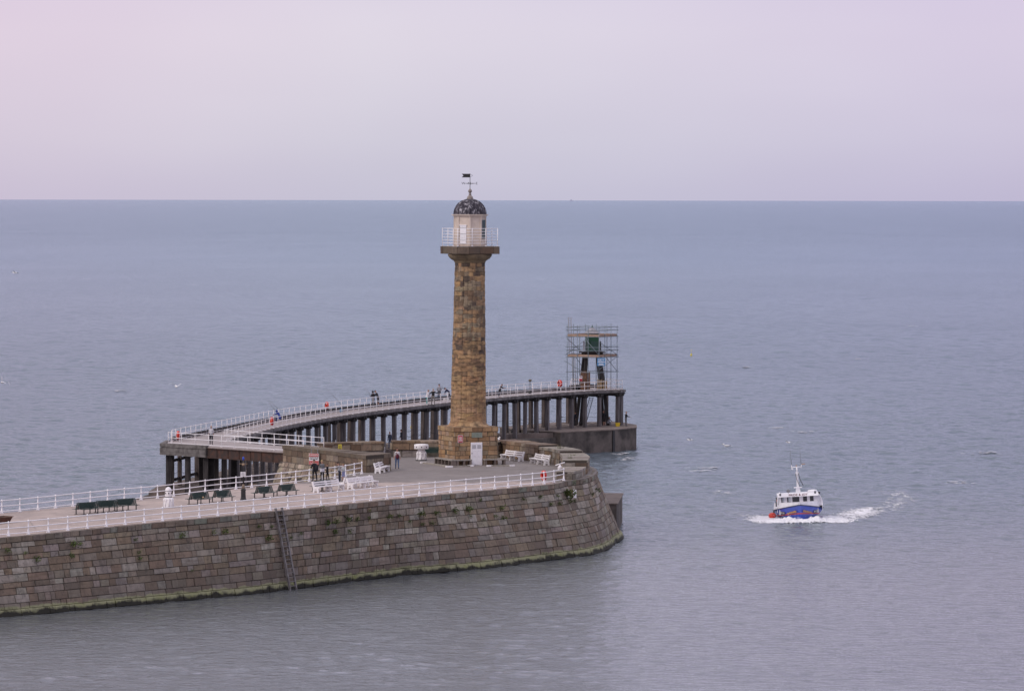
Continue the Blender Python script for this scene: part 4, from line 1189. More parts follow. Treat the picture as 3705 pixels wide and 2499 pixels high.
# green back-to-back benches
def green_bench():
    t = thing('bench', 'x', 'bench', (0,0,0))
    Ln = 2.0
    for s in (-1,1):
        mb = MB()
        for k in range(5): mb.box((s*(.26+.09*k),0,.435-.004*(k==4)), (.07,Ln,.03))
        mb.build('seat', M_dgreen, t)
        mb = MB()
        for k in range(6):
            z = .50+k*.082; mb.box((s*(.245-.030*k),0,z), (.025,Ln,.06))
        mb.build('backrest', M_dgreen, t)
        for y in (-Ln/2+.25, Ln/2-.25):
            mb = MB(); mb.box((s*.45,y,.21), (.06,.06,.42)); mb.box((s*.45,y,.012), (.34,.10,.024)); mb.box((s*.36,y,.405), (.5,.05,.03))
            mb.beam((s*.22,y,.42), (s*.07,y,.94), .05, .03); mb.build('leg', M_black, t)
    for y in (-Ln/2+.02, Ln/2-.02):
        mb = MB()
        for s in (-1,1): mb.beam((s*.24,y,.43), (s*.07,y,.96), .03, .04)
        mb.build('end_frame', M_dgreen, t)
    return t
gb = green_bench()
GB = [(314.7,1859,'leftmost green back to back slatted bench of the row of three'),(384.5,1852,'middle green back to back slatted bench of the row of three'),(454,1845.6,'right hand green slatted bench of the row of three, nearest the domed white capstan'),
      (721,1822.6,'green slatted bench with a pale object on it, right of the domed white capstan'),(804,1815,'green slatted bench immediately left of the blue topped lamp post'),(955.7,1800,'green slatted bench immediately right of the blue topped lamp post'),
      (1037,1792,'green slatted bench between the lamp post and the white benches'),(1166,1776,'green slatted bench hidden behind the first white bench')]
for i, (x, y, lab) in enumerate(GB):
    p = DK(x, y); d = pdir(p)
    if i == 0: gb.location = p; gb.rotation_euler = (0,0,yaw_of(d)); gb['label'] = lab; gb['group'] = 'green benches on the pier'
    else: dup(gb, p, yaw_of(d), lab, 'green benches on the pier')
p = DK(1568,1651.5)
h_ = dup(gb, p+Vector((0,-.2,0)), R(-88), 'green bench against the stone wall, between the flat topped capstan and the plinth', 'green benches on the pier')
p = DK(719,1822)
o = MB().ball((0,0,0), .09, 8, 6, sc=(1.2,1,.9)).build('paper_bag', pmat('paper',(.55,.42,.28),(.4,.25,.15),6,.8)); d = pdir(p)
o.location = p+Vector((.45*d.y, -.45*d.x, .535)); tag(o, 'small crumpled pale bag lying on a green bench', 'bag')
# white concrete-ended benches
def white_bench():
    t = thing('bench', 'x', 'bench', (0,0,0))
    # local x along the bench, seat faces -y
    prof = [(-.30,0),(-.16,0),(-.13,.16),(.10,.16),(.13,0),(.27,0),(.24,.30),(.27,.46),(.40,.92),(.28,.95),(.17,.56),(.05,.49),(-.34,.47),(-.36,.40),(-.26,.34)]
    for x in (-1.95,0,1.95):
        mb = MB(); M = Matrix.Translation((x,0,0)) @ Matrix.Rotation(PI/2,4,'Z')
        mb.extrude([(a,b) for a,b in prof], M, .14)
        sp_ = mb.build('support', M_whitec, t)
        mb = MB(); mb.box((x,-.0,.27), (.146,.18,.05)); mb.build('hand_hole', M_grey, sp_)
    for nm, items in (('seat_slat', ((-.28,.49),(-.12,.495),(.04,.505))), ('back_slat', ((.22,.66),(.28,.84)))):
        for (y, z) in items:
            mb = MB()
            if nm == 'seat_slat': mb.box((0,y,z), (4.05,.12,.05))
            else: mb.box((0,y,z), (4.05,.05,.12))
            mb.build(nm, M_whitec, t)
    return t
wb = white_bench()
def place_bench(a, b, face, lab, first=False, ln=None):
    a = Vector(a); b = Vector(b); c = (a+b)/2; d = (b-a).normalized()
    n_ = Vector((d.y,-d.x,0))
    if n_.dot(Vector(face)) < 0: d = -d
    rz = math.atan2(d.y, d.x); g = 'white benches on the pier head'
    if first: o = wb; o.location = c; o.rotation_euler = (0,0,rz); o['label'] = lab; o['group'] = g
    else: o = dup(wb, c, rz, lab, g)
    o.scale = ((b-a).length/3.9, 1, 1)
    return o
place_bench(DK(1143,1782), DK(1233,1772.5), (1,-1,0), 'white bench facing the camera left of its twin, in front of the standing people', True)
place_bench(DK(1267,1768.8), DK(1356,1759), (1,-1,0), 'white bench facing the near railing, right of its twin, backing another white bench')
a, b = DK(1267,1768.8), DK(1356,1759); s_ = Vector((-.8,.6,0))*.95
place_bench(a+s_, b+s_, (-1,1,0), 'white bench facing the sea, back to back with the bench nearer the railing')
place_bench(DK(1366,1712), DK(1398,1703.4), (1,-.2,0), 'white bench seen end on against the stone wall beside the walking man')
place_bench(DK(1822,1661.8), DK(1885,1669.2), (-1,-1,0), 'white bench against the curved wall, just right of the lighthouse plinth')
place_bench(DK(1928,1675), DK(1978,1682.4), (-1,-1,0), 'rightmost white bench, against the curved wall near the end of the pier head')
place_bench(P(1256,1653,6.3), P(1389,1652,6.3), (.2,1,0), 'white bench of which only the back shows above the brown wall')
# capstans
cp = thing('capstan', 'white flat topped drum capstan on flared ribbed body, left of the lighthouse', 'capstan', P(1524.3,1665.5,6.3))
mb = MB(); mb.lathe([(.54,0),(.56,.03),(.55,.07),(.3,.08)], n=24); mb.build('base_ring', M_black, cp)
mb = MB(); mb.lathe([(.47,.07),(.46,.16),(.40,.42),(.37,.62),(.41,.70),(.41,.75),(.35,.84),(.33,1.0),(.33,1.1)], n=24); bd = mb.build('body', M_whitec, cp)
for k in range(8):
    a = k*PI/4; mb = MB(); mb.poly([Vector((math.cos(a)*r,math.sin(a)*r,z)) for r,z in ((.47,.08),(.43,.42),(.42,.70),(.37,.9))], [.06,.045,.07,.03], 5); mb.build('rib', M_whitec, bd)
mb = MB(); mb.lathe([(.33,1.08),(.66,1.1),(.68,1.13),(.68,1.46),(.65,1.53),(.45,1.56),(.02,1.57)], n=32); dm_ = mb.build('drum_head', M_whitec, cp)
for k in range(8):
    a = -PI/2+.05+k*PI/4; mb = MB(); mb.box((.665*math.cos(a),.665*math.sin(a),1.29), (.04,.10,.11), a); mb.build('bar_socket', M_black, dm_)
cp2 = thing('capstan', 'white domed capstan with black bands and ribbed skirt on the left promenade', 'capstan', DK(609,1835))
mb = MB(); mb.lathe([(.42,0),(.42,.06),(.39,.3),(.36,.52),(.38,.62),(.40,.68),(.34,.76),(.26,.82)], n=20); bd = mb.build('body', M_whitec, cp2)
for k in range(9):
    a = k*2*PI/9; mb = MB(); mb.poly([Vector((math.cos(a)*r,math.sin(a)*r,z)) for r,z in ((.42,.0),(.39,.4),(.38,.68),(.3,.8))], [.06,.05,.075,.02], 5); mb.build('rib', M_whitec, bd)
mb = MB(); mb.lathe([(.255,.84),(.27,.88),(.26,1.3),(.255,1.36),(.24,1.47),(.18,1.58),(.09,1.64),(.01,1.66)], n=20); hd = mb.build('head', M_whitec, cp2)
mb = MB(); mb.lathe([(.27,.81),(.283,.825),(.283,.855),(.27,.87)], n=20); mb.lathe([(.262,1.305),(.275,1.315),(.275,1.335),(.262,1.345)], n=20); mb.build('band', M_black, cp2)
for k in range(6):
    a = -PI/2+.2+k*PI/3; mb = MB(); mb.box((.255*math.cos(a),.255*math.sin(a),1.15), (.03,.085,.12), a); mb.build('bar_socket', M_black, hd)
# lamp post
lp = thing('lamp_post', 'tall black post with blue cap and ladder bar, among the green benches', 'lamp post', DK(880.4,1808.6))
mb = MB(); mb.lathe([(.27,0),(.27,.10),(.23,.14),(.21,.30),(.2,.78),(.24,.84),(.22,.90),(.12,.96)], n=8, smooth=False, rot=PI/8); mb.build('pedestal', M_black, lp)
mb = MB(); mb.lathe([(.15,.95),(.14,1.05),(.09,1.28),(.07,1.32)], n=10); mb.build('collar', pmat('worn_gold',(.22,.16,.11),(.12,.09,.07),6,.6), lp)
mb = MB(); mb.lathe([(.065,1.3),(.055,2.2),(.05,2.9),(.06,2.95),(.045,3.3)], n=8); mb.build('shaft', M_black, lp)
mb = MB(); mb.tube((-.34,-.02,2.98), (.34,.02,2.98), .022, n=5); mb.lathe([(.1,2.84),(.12,2.92),(.07,3.04)], n=8); mb.build('ladder_bar', pmat('worn_brass',(.35,.24,.15),(.22,.15,.1),6,.5), lp)
mb = MB(); mb.lathe([(.06,3.28),(.09,3.34),(.095,3.46),(.05,3.55),(.01,3.58)], n=10); mb.build('cap', pmat('blue_cap',(.02,.06,.42),(.02,.05,.3),5,.4), lp)
sg = thing('sign', 'small white notice strapped to the blue topped lamp post', 'sign', lp.location)
mb = MB(); mb.box((-.02,-.10,2.14), (.42,.03,.38)); mb.build('board', M_signw, sg)
mb = MB()
for k, w in enumerate((.2,.3,.26,.3)): mb.box((-.02,-.122,2.25-k*.07), (w,.008,.022))
mb.build('lettering', M_grey, sg)
# big warning board on the left wall
wp = Vector((-18.35,438.1,0)); nf = Vector((-.897,-.442,0)).normalized()
ctr = PD(1136,1660,437.0)
wsn = thing('sign', 'large red and white WARNING board standing behind the dark dressed man', 'sign', Vector((ctr.x, ctr.y, ctr.z)), R(-14))
mb = MB(); mb.box((0,.07,0), (.94,.16,1.02)); mb.build('board', M_signw, wsn)
mb = MB(); mb.box((0,-.02,.36), (.90,.03,.28)); mb.box((0,-.02,-.33), (.90,.03,.34)); mb.build('panel', pmat('faded_red',(.5,.09,.09),(.42,.08,.08),3,.6), wsn)
text('WARNING', .21, M_letterw, wsn, Matrix.Translation((0,-.042,.36)) @ TX, ext=.004)
text('WALKING ON THE', .095, M_letterk, wsn, Matrix.Translation((0,-.02,.14)) @ TX, ext=.01)
text('PIER ROCKS', .135, M_letterk, wsn, Matrix.Translation((0,-.02,.0)) @ TX, ext=.01)
text('IS', .085, M_letterk, wsn, Matrix.Translation((0,-.02,-.11)) @ TX, ext=.01)
text('VERY', .12, M_letterw, wsn, Matrix.Translation((0,-.042,-.25)) @ TX)
text('Dangerous', .16, M_letterw, wsn, Matrix.Translation((0,-.042,-.39)) @ TX)
mb = MB(); mb.box((.3,.2,-.1), (.06,.1,2.0)); mb.box((-.3,.2,-.1), (.06,.1,2.0)); mb.build('bracket', M_grey, wsn)
# yellow notice, grey post, wire topped grey box behind the wall
p = P(1230,1660,6.3)
ys = thing('sign', 'yellow notice behind the brown wall beside a grey post', 'sign', p)
mb = MB(); mb.box((0,0,1.12), (.34,.03,.56)); mb.build('board', M_yellow, ys)
mb = MB()
for z in (1.28,1.18,1.06,.98): mb.box((0,-.02,z), (.24,.01,.03))
mb.build('lettering', M_letterk, ys)
mb = MB(); mb.tube((0,.05,0), (0,.05,1.38), .03, n=6); mb.build('stake', M_grey, ys)
mb = MB(); mb.tube((0,0,0), (0,0,1.75), .055, n=8); mb.ball((0,0,1.75), .058, 8, 4); o = mb.build('post', M_grey); o.location = P(1215,1659,6.3); tag(o, 'plain grey post left of the yellow notice behind the wall', 'post')
p = PD(1139,1622,441.5); 
gx = thing('utility_box', 'grey metal box with curling loose wire on top, behind the left wall', 'box', Vector((p.x,p.y,6.9)))
mb = MB(); mb.box((0,0,.46), (.85,.5,.9)); mb.build('cabinet', M_grey, gx)
mb = MB()
for k in range(7):
    x = -.38+k*.12; mb.poly([Vector((x,-.2,.9)), Vector((x+.05,-.22,1.05+.06*(k%2))), Vector((x+.12,-.2,1.08)), Vector((x+.06,-.2,.98))], .014, 4)
mb.build('wire', M_white, gx)
# timber ladder on the wall
M_ladder = pmat('bleached_ladder_timber', (.21,.195,.198), (.10,.09,.088), 2.2, .85, .4, .7, .3)
ptl, _ = hit(984,1862); pbl, nb = hit(1045,2112)
tl = thing('ladder', 'weathered grey timber ladder fixed down the near pier wall to the water', 'ladder', Vector((pbl.x,pbl.y,0)))
top = DK(977,1846)+Vector((.70,-.52,.25)); bot = Vector((pbl.x,pbl.y,-.3))+Vector((.42,-.3,0))
dirw = pdir(DK(980,1845)); 
for s in (-.38,.38):
    mb = MB(); mb.beam(top+dirw*s, bot+dirw*s, .13, .16, up=(.8,-.6,0)); mb.build('stile', M_ladder, tl, True)
for k in range(19):
    f = (k+.7)/19.5; q = top.lerp(bot, f); mb = MB(); mb.beam(q-dirw*.38, q+dirw*.38, .13, .05); mb.build('rung', M_ladder, tl, True)
# white notice board hanging on wall
q, _ = hit(2067,1786)
nb_ = thing('notice_board', 'narrow white tide board leaning on the pier wall by the largest weed clump', 'notice', q+Vector((.30,-.55,.05)), R(38))
mb = MB(); mb.box((0,0,0), (.34,.04,.74), M=Matrix.Rotation(R(-12),3,'X') @ Matrix.Rotation(R(9),3,'Y')); mb.build('board', M_signw, nb_)
# telescope on white cone
tz = thing('telescope', 'white tilted sighting tube on a small white cone behind the last railing posts', 'telescope', Vector((3.7,424.5,6.3)))
tz.location = Vector(((2027-1852.5)/F*424.0, 424.0, 6.3))
mb = MB(); mb.lathe([(.3,0),(.22,.2),(.2,.62),(.24,.68),(.1,.86),(.05,.95)], n=12); mb.build('pedestal', M_whitec, tz)
mb = MB(); mb.tube((-.40,-.1,.88), (.42,.1,1.14), .055, n=8); mb.build('tube', M_whitec, tz)
mb = MB(); mb.ball((0,0,1.2), .09, 8, 6); mb.tube((0,0,.95), (0,0,1.15), .05, n=6); mb.build('mount', M_black, tz)
# rusty skip at the left frame edge
p = DK(-12,1893); d = pdir(p)
rb = thing('trough', 'rust brown sloping sided trough at the left edge of the promenade', 'trough', p, yaw_of(d))
mb = MB(); mb.add([(-.35,-1.0,0),(.35,-1.0,0),(.35,1.0,0),(-.35,1.0,0),(-.5,-1.25,.5),(.5,-1.25,.5),(.5,1.25,.5),(-.5,1.25,.5)], [(3,2,1,0),(0,1,5,4),(1,2,6,5),(2,3,7,6),(3,0,4,7)])
mb.add([(-.46,-1.2,.42),(.46,-1.2,.42),(.46,1.2,.42),(-.46,1.2,.42)], [(0,1,2,3)]); mb.build('body', pmat('rust_brown',(.11,.045,.03),(.06,.03,.02),4,.8), rb)
mb = MB()
for s in (-1,1): mb.box((s*.5,0,.5), (.08,2.58,.06)); mb.box((0,s*1.25,.502), (.92,.08,.06))
mb.build('rim', pmat('rim_brown',(.2,.13,.1),(.12,.08,.06),4,.8), rb)

# life rings
def lifering(lab, c, rz, foot):
    t = thing('lifebuoy', lab, 'lifebuoy', Vector((c.x,c.y,foot)), rz, 'orange lifebuoys along the rails')
    z = c.z-foot
    mb = MB(); pts = [Vector((.33*math.cos(a), 0, z+.33*math.sin(a))) for a in [2*PI*k/20 for k in range(21)]]
    mb.poly(pts, .105, 8, caps=False); mb.build('ring', M_orange, t)
    mb = MB(); M = Matrix.Translation((0,.10,z)) @ Matrix.Rotation(PI/2,4,'X')
    mb.lathe([(.44,-.03),(.45,0),(.43,.03)], (0,.12,z), 20, 0, False, 0, Matrix.Rotation(PI/2,3,'X')); mb.build('backing', M_red, t)
    mb = MB(); mb.box((0,.20,z/2+.1), (.08,.08,z+.4)); mb.build('stand', M_white, t)
    mb = MB()
    for k in range(4):
        a = PI/4+k*PI/2; mb.box((.33*math.cos(a),0,z+.33*math.sin(a)), (.06,.235,.235), M=Matrix.Rotation(-a,3,'Y'))
    mb.build('tape', M_signw, t)
p = P(1986,1749.5,6.3)+Vector((-.5,.5,0)); lifering('orange lifebuoy at the right end of the near pier railing', Vector((p.x,p.y,7.0)), R(-66), 6.3)
q = PD(643,1574,463.5); lifering('orange lifebuoy at the left landing end of the timber pier', q, R(-82), HE)
q = PD(982,1523,490.5); lifering('orange lifebuoy on the near rail left of the hooded blue angler', q, R(-79), HE)
q = PD(1181.6,1467,528); lifering('orange lifebuoy on the far rail left of the two dark anglers', q, R(-70), HE)
q = PD(2024,1387,587); lifering('orange lifebuoy on the far rail left of the scaffold', q, R(-55), HE)

# ------------------------------------------------------------------ people
def person(lab, foot, face, h, top, bottom, pose=None, shoes=(.02,.018,.018), hair=(.04,.025,.015), shorts=False, hood=False, sleeves=True, coat=None, skirt=None, bald=False):
    pz = dict(lean=4, head=8, larm=((-.15,.05,-1),(-.05,.35,-1)), rarm=((.15,.05,-1),(.05,.35,-1)), lleg=((-.05,.03,-1),(0,-.03,-1)), rleg=((.05,.03,-1),(0,-.03,-1)), pel=None)
    pz.update(pose or {})
    t = thing('person', lab, 'person', foot, yaw_of(face))
    k = h/1.75
    dn = lambda v: Vector(v).normalized()
    legs = {}
    dz = []
    for s, nm in ((-1,'lleg'),(1,'rleg')):
        th, sh = dn(pz[nm][0])*.43, dn(pz[nm][1])*.42; legs[s] = (th, sh); dz.append(-(th.z+sh.z))
    pelz = pz['pel'] if pz['pel'] else max(dz)+.08+.04
    ln = R(pz['lean']); up = Vector((0, math.sin(ln), math.cos(ln))); fw = Vector((0, math.cos(ln), -math.sin(ln)))
    nodes = []; rad = []; ed = []; lab_e = []
    def nd(p, r): nodes.append(Vector(p)*k); rad.append(r*k*1.13); return len(nodes)-1
    def e(a, b, l): ed.append((a,b)); lab_e.append(l)
    pel = Vector((0,0,pelz))
    n0 = nd(pel, .125); n1 = nd(pel+up*.17, .125); n2 = nd(pel+up*.34, .14); n3 = nd(pel+up*.46, .11); n4 = nd(pel+up*.54, .055); n5 = nd(pel+up*.60, .05)
    e(n0,n1,1); e(n1,n2,1); e(n2,n3,1); e(n3,n4,0); e(n4,n5,0)
    hands = []
    for s, nm in ((-1,'larm'),(1,'rarm')):
        sh = pel+up*.45+Vector((s*.165,0,0)); a = dn(pz[nm][0]); b = dn(pz[nm][1])
        el = sh+a*.28; wr = el+b*.25; ha = wr+b*.08
        i0 = nd(sh,.065); i1 = nd(el,.047); i2 = nd(wr,.034); i3 = nd(ha,.03)
        e(n3,i0,1); e(i0,i1,1); e(i1,i2,1 if sleeves else 0); e(i2,i3,0)
        hands.append((s, ha, b))
    for s in (-1,1):
        hp = pel+Vector((s*.09,0,-.04)); th, sh = legs[s]; kn = hp+th; an = kn+sh; fdir = Vector((s*.12,1,0)).normalized()
        toe = an+fdir*.17+Vector((0,0,-.045))
        i0 = nd(hp,.098); i1 = nd(kn,.062); i2 = nd(an,.045); i3 = nd(toe,.036)
        e(n0,i0,2); e(i0,i1,2); e(i1,i2,0 if shorts else 2); e(i2,i3,3)
    me = bpy.data.meshes.new('skel'); me.from_pydata([tuple(p) for p in nodes], ed, [])
    o = bpy.data.objects.new('skel', me); COL.objects.link(o)
    sm = o.modifiers.new('s','SKIN'); sm.use_smooth_shade = True
    for i, v in enumerate(me.skin_vertices[0].data): v.radius = (rad[i], rad[i]); v.use_root = (i == 0)
    for i in (n1,n2): me.skin_vertices[0].data[i].radius = (rad[i]*1.2, rad[i]*.85)
    ss = o.modifiers.new('b','SUBSURF'); ss.levels = 1; ss.render_levels = 1
    dg = bpy.context.evaluated_depsgraph_get(); ev = o.evaluated_get(dg); m2 = bpy.data.meshes.new_from_object(ev)
    mb = MB()
    segs = [(nodes[a], nodes[b], l, max(rad[a], rad[b])) for (a,b), l in zip(ed, lab_e)]
    vs = [v.co.copy() for v in m2.vertices]
    mb.v = [tuple(v) for v in vs]
    for p in m2.polygons:
        c = p.center; best = None
        for a, b, l, r_ in segs:
            ab = b-a; tt = max(0, min(1, (c-a).dot(ab)/max(ab.length_squared,1e-9))); d = (c-(a+ab*tt)).length-r_*.8
            if best is None or d < best[0]: best = (d, l)
        mb.f.append(tuple(p.vertices)); mb.m.append(best[1]); mb.s.append(True); mb.c.append(None)
    bpy.data.objects.remove(o); bpy.data.meshes.remove(me); bpy.data.meshes.remove(m2)
    # head with face, hands with fingers
    hn = ln+R(pz['head']); hu = Vector((0, math.sin(hn), math.cos(hn))); hf = Vector((0, math.cos(hn), -math.sin(hn)))
    hc = (pel+up*.60+hu*.115)*k
    Mh = Matrix((Vector((1,0,0)), hf, hu)).transposed()
    mb.ball(hc, .118*k, 12, 9, 0, (.74,.86,1.0), Mh)
    hp_ = lambda x, y, z: hc+Mh @ Vector((x,y,z))*k
    mb.poly([hp_(0,.095,.025), hp_(0,.125,-.02), hp_(0,.098,-.028)], [.008*k,.014*k,.01*k], 5, 0)
    for s in (-1,1): mb.ball(hp_(s*.088,-.005,.0), .024*k, 6, 4, 0, (.4,.8,1.2), Mh)
    for s in (-1,1): mb.ball(hp_(s*.034,.094,.018), .010*k, 6, 4, 4)
    mb.poly([hp_(-.025,.098,-.055), hp_(0,.104,-.056), hp_(.025,.098,-.055)], .006*k, 4, 5)
    for s, ha, b in hands:
        side = Vector((0,1,0)).cross(b); side = side.normalized() if side.length > .1 else Vector((1,0,0))
        cr = b.cross(side).normalized()
        for j, (off_, L_) in enumerate(((-.026,.068),(-.009,.078),(.009,.074),(.026,.058))):
            base = (ha+cr*off_)*k; mid = base+b*L_*.55*k; tip = mid+(b*.8+side*(-.5)*s).normalized()*L_*.5*k
            mb.poly([base, mid, tip], [.0095*k,.0088*k,.006*k], 5, 0)
        base = (ha-b*.05+cr*(-.03))*k; mid = base+(b*.5-cr*.8).normalized()*.035*k; tip = mid+(b*.9-cr*.2).normalized()*.03*k
        mb.poly([base, mid, tip], [.011*k,.0095*k,.007*k], 5, 0)
    mats = [SKIN, cloth(top), cloth(bottom), cloth(shoes), cloth((.02,.015,.012)), cloth((.3,.1,.09))]
    mb.build('body', mats, t)
    if hood:
        mb = MB(); mb.ball(hc+Mh @ Vector((0,-.015,.01))*k, .142*k, 12, 8, 0, (.88,.98,1.02), Mh); mb.v = [tuple(v) for v in mb.v]; mb.build('hood', cloth(top), t)
    elif not bald:
        mb = MB(); mb.ball(hc+Mh @ Vector((0,-.018,.018))*k, .124*k, 12, 8, 0, (.80,.88,.98), Mh, zmin=-.15); mb.build('hair', cloth(hair), t)
    else:
        mb = MB(); mb.lathe([(.092,-.03),(.1,.0),(.09,.03)], hc+Mh @ Vector((0,-.02,-.01))*k, 12, 0, True, 0, Mh @ Matrix.Diagonal((k*.95,k*1.05,k))); mb.build('hair', cloth((.4,.36,.33)), t)
    if coat or skirt:
        mb = MB()
        z0 = pelz-.06; c_, l_ = (coat or skirt)
        n = 14; ring = []
        for rr, zz in ((.165,.12),(.19,.0),(.21,-l_)):
            q = pel+(up*zz if zz > 0 else Vector((0,0,zz)))
            ring.append([(q+Vector((rr*1.05*math.cos(2*PI*i/n), rr*.85*math.sin(2*PI*i/n), 0)))*k for i in range(n)])
        vs = sum(ring, []); fs = []
        for a in range(2):
            for i in range(n): fs.append((a*n+i, (a+1)*n+i, (a+1)*n+(i+1)%n, a*n+(i+1)%n))
        mb.add(vs, fs, 0, True); mb.build('coat_hem' if coat else 'skirt_hem', cloth(c_), t)
    return t
BLK = (.012,.012,.016); NVY = (.02,.025,.05); GRY = (.19,.19,.20); JEAN = (.10,.15,.28)
away = Vector((-.55,.83,0))
person('tall person dressed all in black standing with back to the camera at the warning board', DK(1138,1741), (-.5,.8,0), 1.86, BLK, (.016,.016,.022), dict(larm=((-.4,.0,-1),(.1,.9,.1)), rarm=((.35,-.05,-1),(0,.5,-.9)), lleg=((-.12,.02,-1),(-.04,-.02,-1)), rleg=((.2,.0,-1),(.1,-.02,-1)), head=14))
f_ = DK(1138,1741); kk = thing('backpack', 'black backpack worn by the tall person in black', 'backpack', f_+Vector((.18,-.14,1.1)), yaw_of((-.5,.8,0)))
mb = MB(); mb.ball((.02,.0,.08), .2, 10, 8, 0, (.85,.6,1.4)); mb.build('bag', cloth((.014,.016,.022)), kk)
person('blonde person in grey cardigan over white hem and black leggings, back to the camera', DK(1166,1739), (-.5,.8,0), 1.76, (.16,.165,.18), BLK, dict(larm=((-.35,.15,-1),(.2,.9,.2)), rarm=((.25,.1,-1),(.1,.6,-.4))), hair=(.52,.38,.2), shoes=(.4,.25,.2), skirt=((.62,.60,.66),.17))
person('youth in black jacket and dark trousers with a red top, turned left', DK(1185,1737), (-.9,.2,0), 1.44, BLK, (.014,.013,.016), dict(lean=2, lleg=((-.08,.1,-1),(0,.05,-1)), rleg=((.1,-.12,-1),(0,-.25,-1)), rarm=((.1,.3,-1),(-.05,.9,-.3))), hair=(.09,.06,.04))
f_ = DK(1185,1737)
person('youth in grey hooded top and navy track trousers reaching left to the railing', DK(1229,1743), (-.85,.35,0), 1.68, (.33,.33,.35), NVY, dict(lean=12, head=16, larm=((-.2,.9,-.5),(-.1,1,-.5)), rarm=((.2,.3,-1),(-.1,.9,-.6))), hair=(.02,.012,.01))
person('child in pale grey top and lilac blue shorts beside the grey hooded youth', DK(1243,1740), (-.6,-.7,0), 1.5, (.42,.44,.47), (.24,.26,.48), dict(larm=((-.2,.3,-1),(.5,.8,.0)), rarm=((.25,.2,-1),(-.5,.9,-.1))), shorts=True, hair=(.24,.13,.07))
person('person walking towards the camera in white shirt, maroon bag strap and blue jeans', DK(1437,1695), (.12,-1,0), 1.84, (.62,.58,.60), JEAN, dict(lean=2, head=4, lleg=((-.03,.12,-1),(-.02,.02,-1)), rleg=((.06,-.10,-1),(.02,-.22,-1)), larm=((-.22,.08,-1),(-.05,.25,-1)), rarm=((.22,-.05,-1),(.1,.3,-1))), sleeves=False, shoes=(.025,.02,.02))
f_ = DK(1437,1695)
bg = thing('shoulder_bag', 'maroon bag slung across the chest of the walking person', 'bag', f_+Vector((0,-.16,1.05)), 0)
mb = MB(); mb.ball((.02,.0,.08), .17, 10, 8, 0, (.95,.45,1.35)); mb.poly([(-.12,.02,.42),(.0,-.06,.3),(.12,-.02,.1)], .035, 6); mb.build('bag', cloth((.12,.018,.035)), bg)
EXP = lambda x, y: P(x, y, HE)
person('bald person in white shirt and dark trousers walking away along the timber landing', EXP(764,1608), (.05,1,0), 1.78, (.55,.54,.58), (.02,.022,.035), dict(lean=3, lleg=((-.03,.08,-1),(0,.0,-1)), rleg=((.03,-.06,-1),(0,-.15,-1))), sleeves=False, bald=True)
person('angler crouched in bright blue hooded coat against the seaward rail', EXP(1012,1524.5), (-.9,.45,0), 1.6, (.025,.05,.26), (.025,.045,.2), dict(lean=32, head=20, pel=.62, lleg=((-.15,.85,-.4),(0,-.3,-1)), rleg=((.15,.85,-.4),(0,-.3,-1)), larm=((-.2,.8,-.6),(.1,1,-.2)), rarm=((.2,.8,-.6),(-.1,1,-.2))), hood=True, coat=((.025,.05,.26),.3))
person('left hand angler of the pair, in black hooded top and dark trousers', EXP(1350.3,1471), (-.6,.8,0), 1.76, BLK, (.018,.018,.028), dict(head=18, larm=((-.3,.2,-1),(.2,.9,.1)), rarm=((.3,.2,-1),(-.2,.9,.1))), hood=True)
person('right hand angler of the pair, leaning left in charcoal jacket and grey shorts', EXP(1368,1469.5), (-.9,.35,0), 1.84, (.03,.032,.04), (.07,.065,.07), dict(lean=24, head=25, larm=((-.1,.6,-.8),(.0,.9,-.2)), rarm=((.1,.6,-.8),(.0,.9,-.2))), shorts=True, hair=(.02,.015,.012))
person('person in white top and bright teal trousers on the timber pier', EXP(1545,1464), (.85,.3,0), 1.70, (.70,.67,.70), (.01,.30,.29), dict(lean=12, head=12, rarm=((.2,.35,-1),(0,.8,-.5))), hair=(.35,.2,.13), coat=((.70,.67,.70),.06))
person('person in black sweater and beige trousers with arms spread, back to the camera', EXP(1567,1464), (.1,1,0), 1.82, (.014,.014,.017), (.22,.20,.185), dict(larm=((-.8,.0,-.8),(-.3,.1,-1)), rarm=((1,.2,-.5),(1,.4,-.35)), lleg=((-.14,0,-1),(-.02,0,-1)), rleg=((.14,0,-1),(.02,0,-1))), hair=(.3,.24,.2), bald=True)
person('angler in two tone pale grey and charcoal jacket at the seaward rail', EXP(1589,1449), (-.3,.95,0), 1.91, (.30,.30,.33), NVY, dict(larm=((-.5,-.1,-1),(.5,.6,-.1)), rarm=((.5,-.1,-1),(-.5,.6,-.1)), lean=0), hair=(.015,.012,.012), coat=((.07,.07,.085),.25))
person('person in navy jacket stooping beside the lighthouse column edge', EXP(1626,1448), (-.9,.3,0), 1.7, (.022,.025,.075), (.10,.10,.115), dict(lean=48, head=15, larm=((-.1,.6,-.8),(0,.4,-1)), rarm=((.1,.6,-.8),(0,.4,-1))), hair=(.015,.015,.03))
person('person in dark coat leaning on the near rail right of the lighthouse', EXP(1808,1437), (.85,-.35,0), 1.62, (.02,.018,.024), (.05,.06,.085), dict(lean=26, head=2, larm=((-.05,.8,-.6),(.1,1,.1)), rarm=((.05,.8,-.6),(-.1,1,.1)), lleg=((-.05,-.15,-1),(0,-.25,-1)), rleg=((.05,-.12,-1),(0,-.2,-1))), hair=(.12,.06,.035), coat=((.02,.018,.024),.3), shoes=(.4,.25,.2))
BZ = 2.6
person('bald person in slate blue shirt and jeans standing in the gap between the walls', P(1411,1621,BZ), (-.3,-.6,0), 1.84, (.09,.11,.17), (.07,.10,.19), dict(), bald=True)
person('dark haired person in navy top standing among the piles behind the stone wall', P(1453,1611,BZ), (-.8,-.3,0), 1.8, (.02,.022,.035), (.03,.035,.06), dict(), hair=(.02,.015,.012))
BE = 2.75
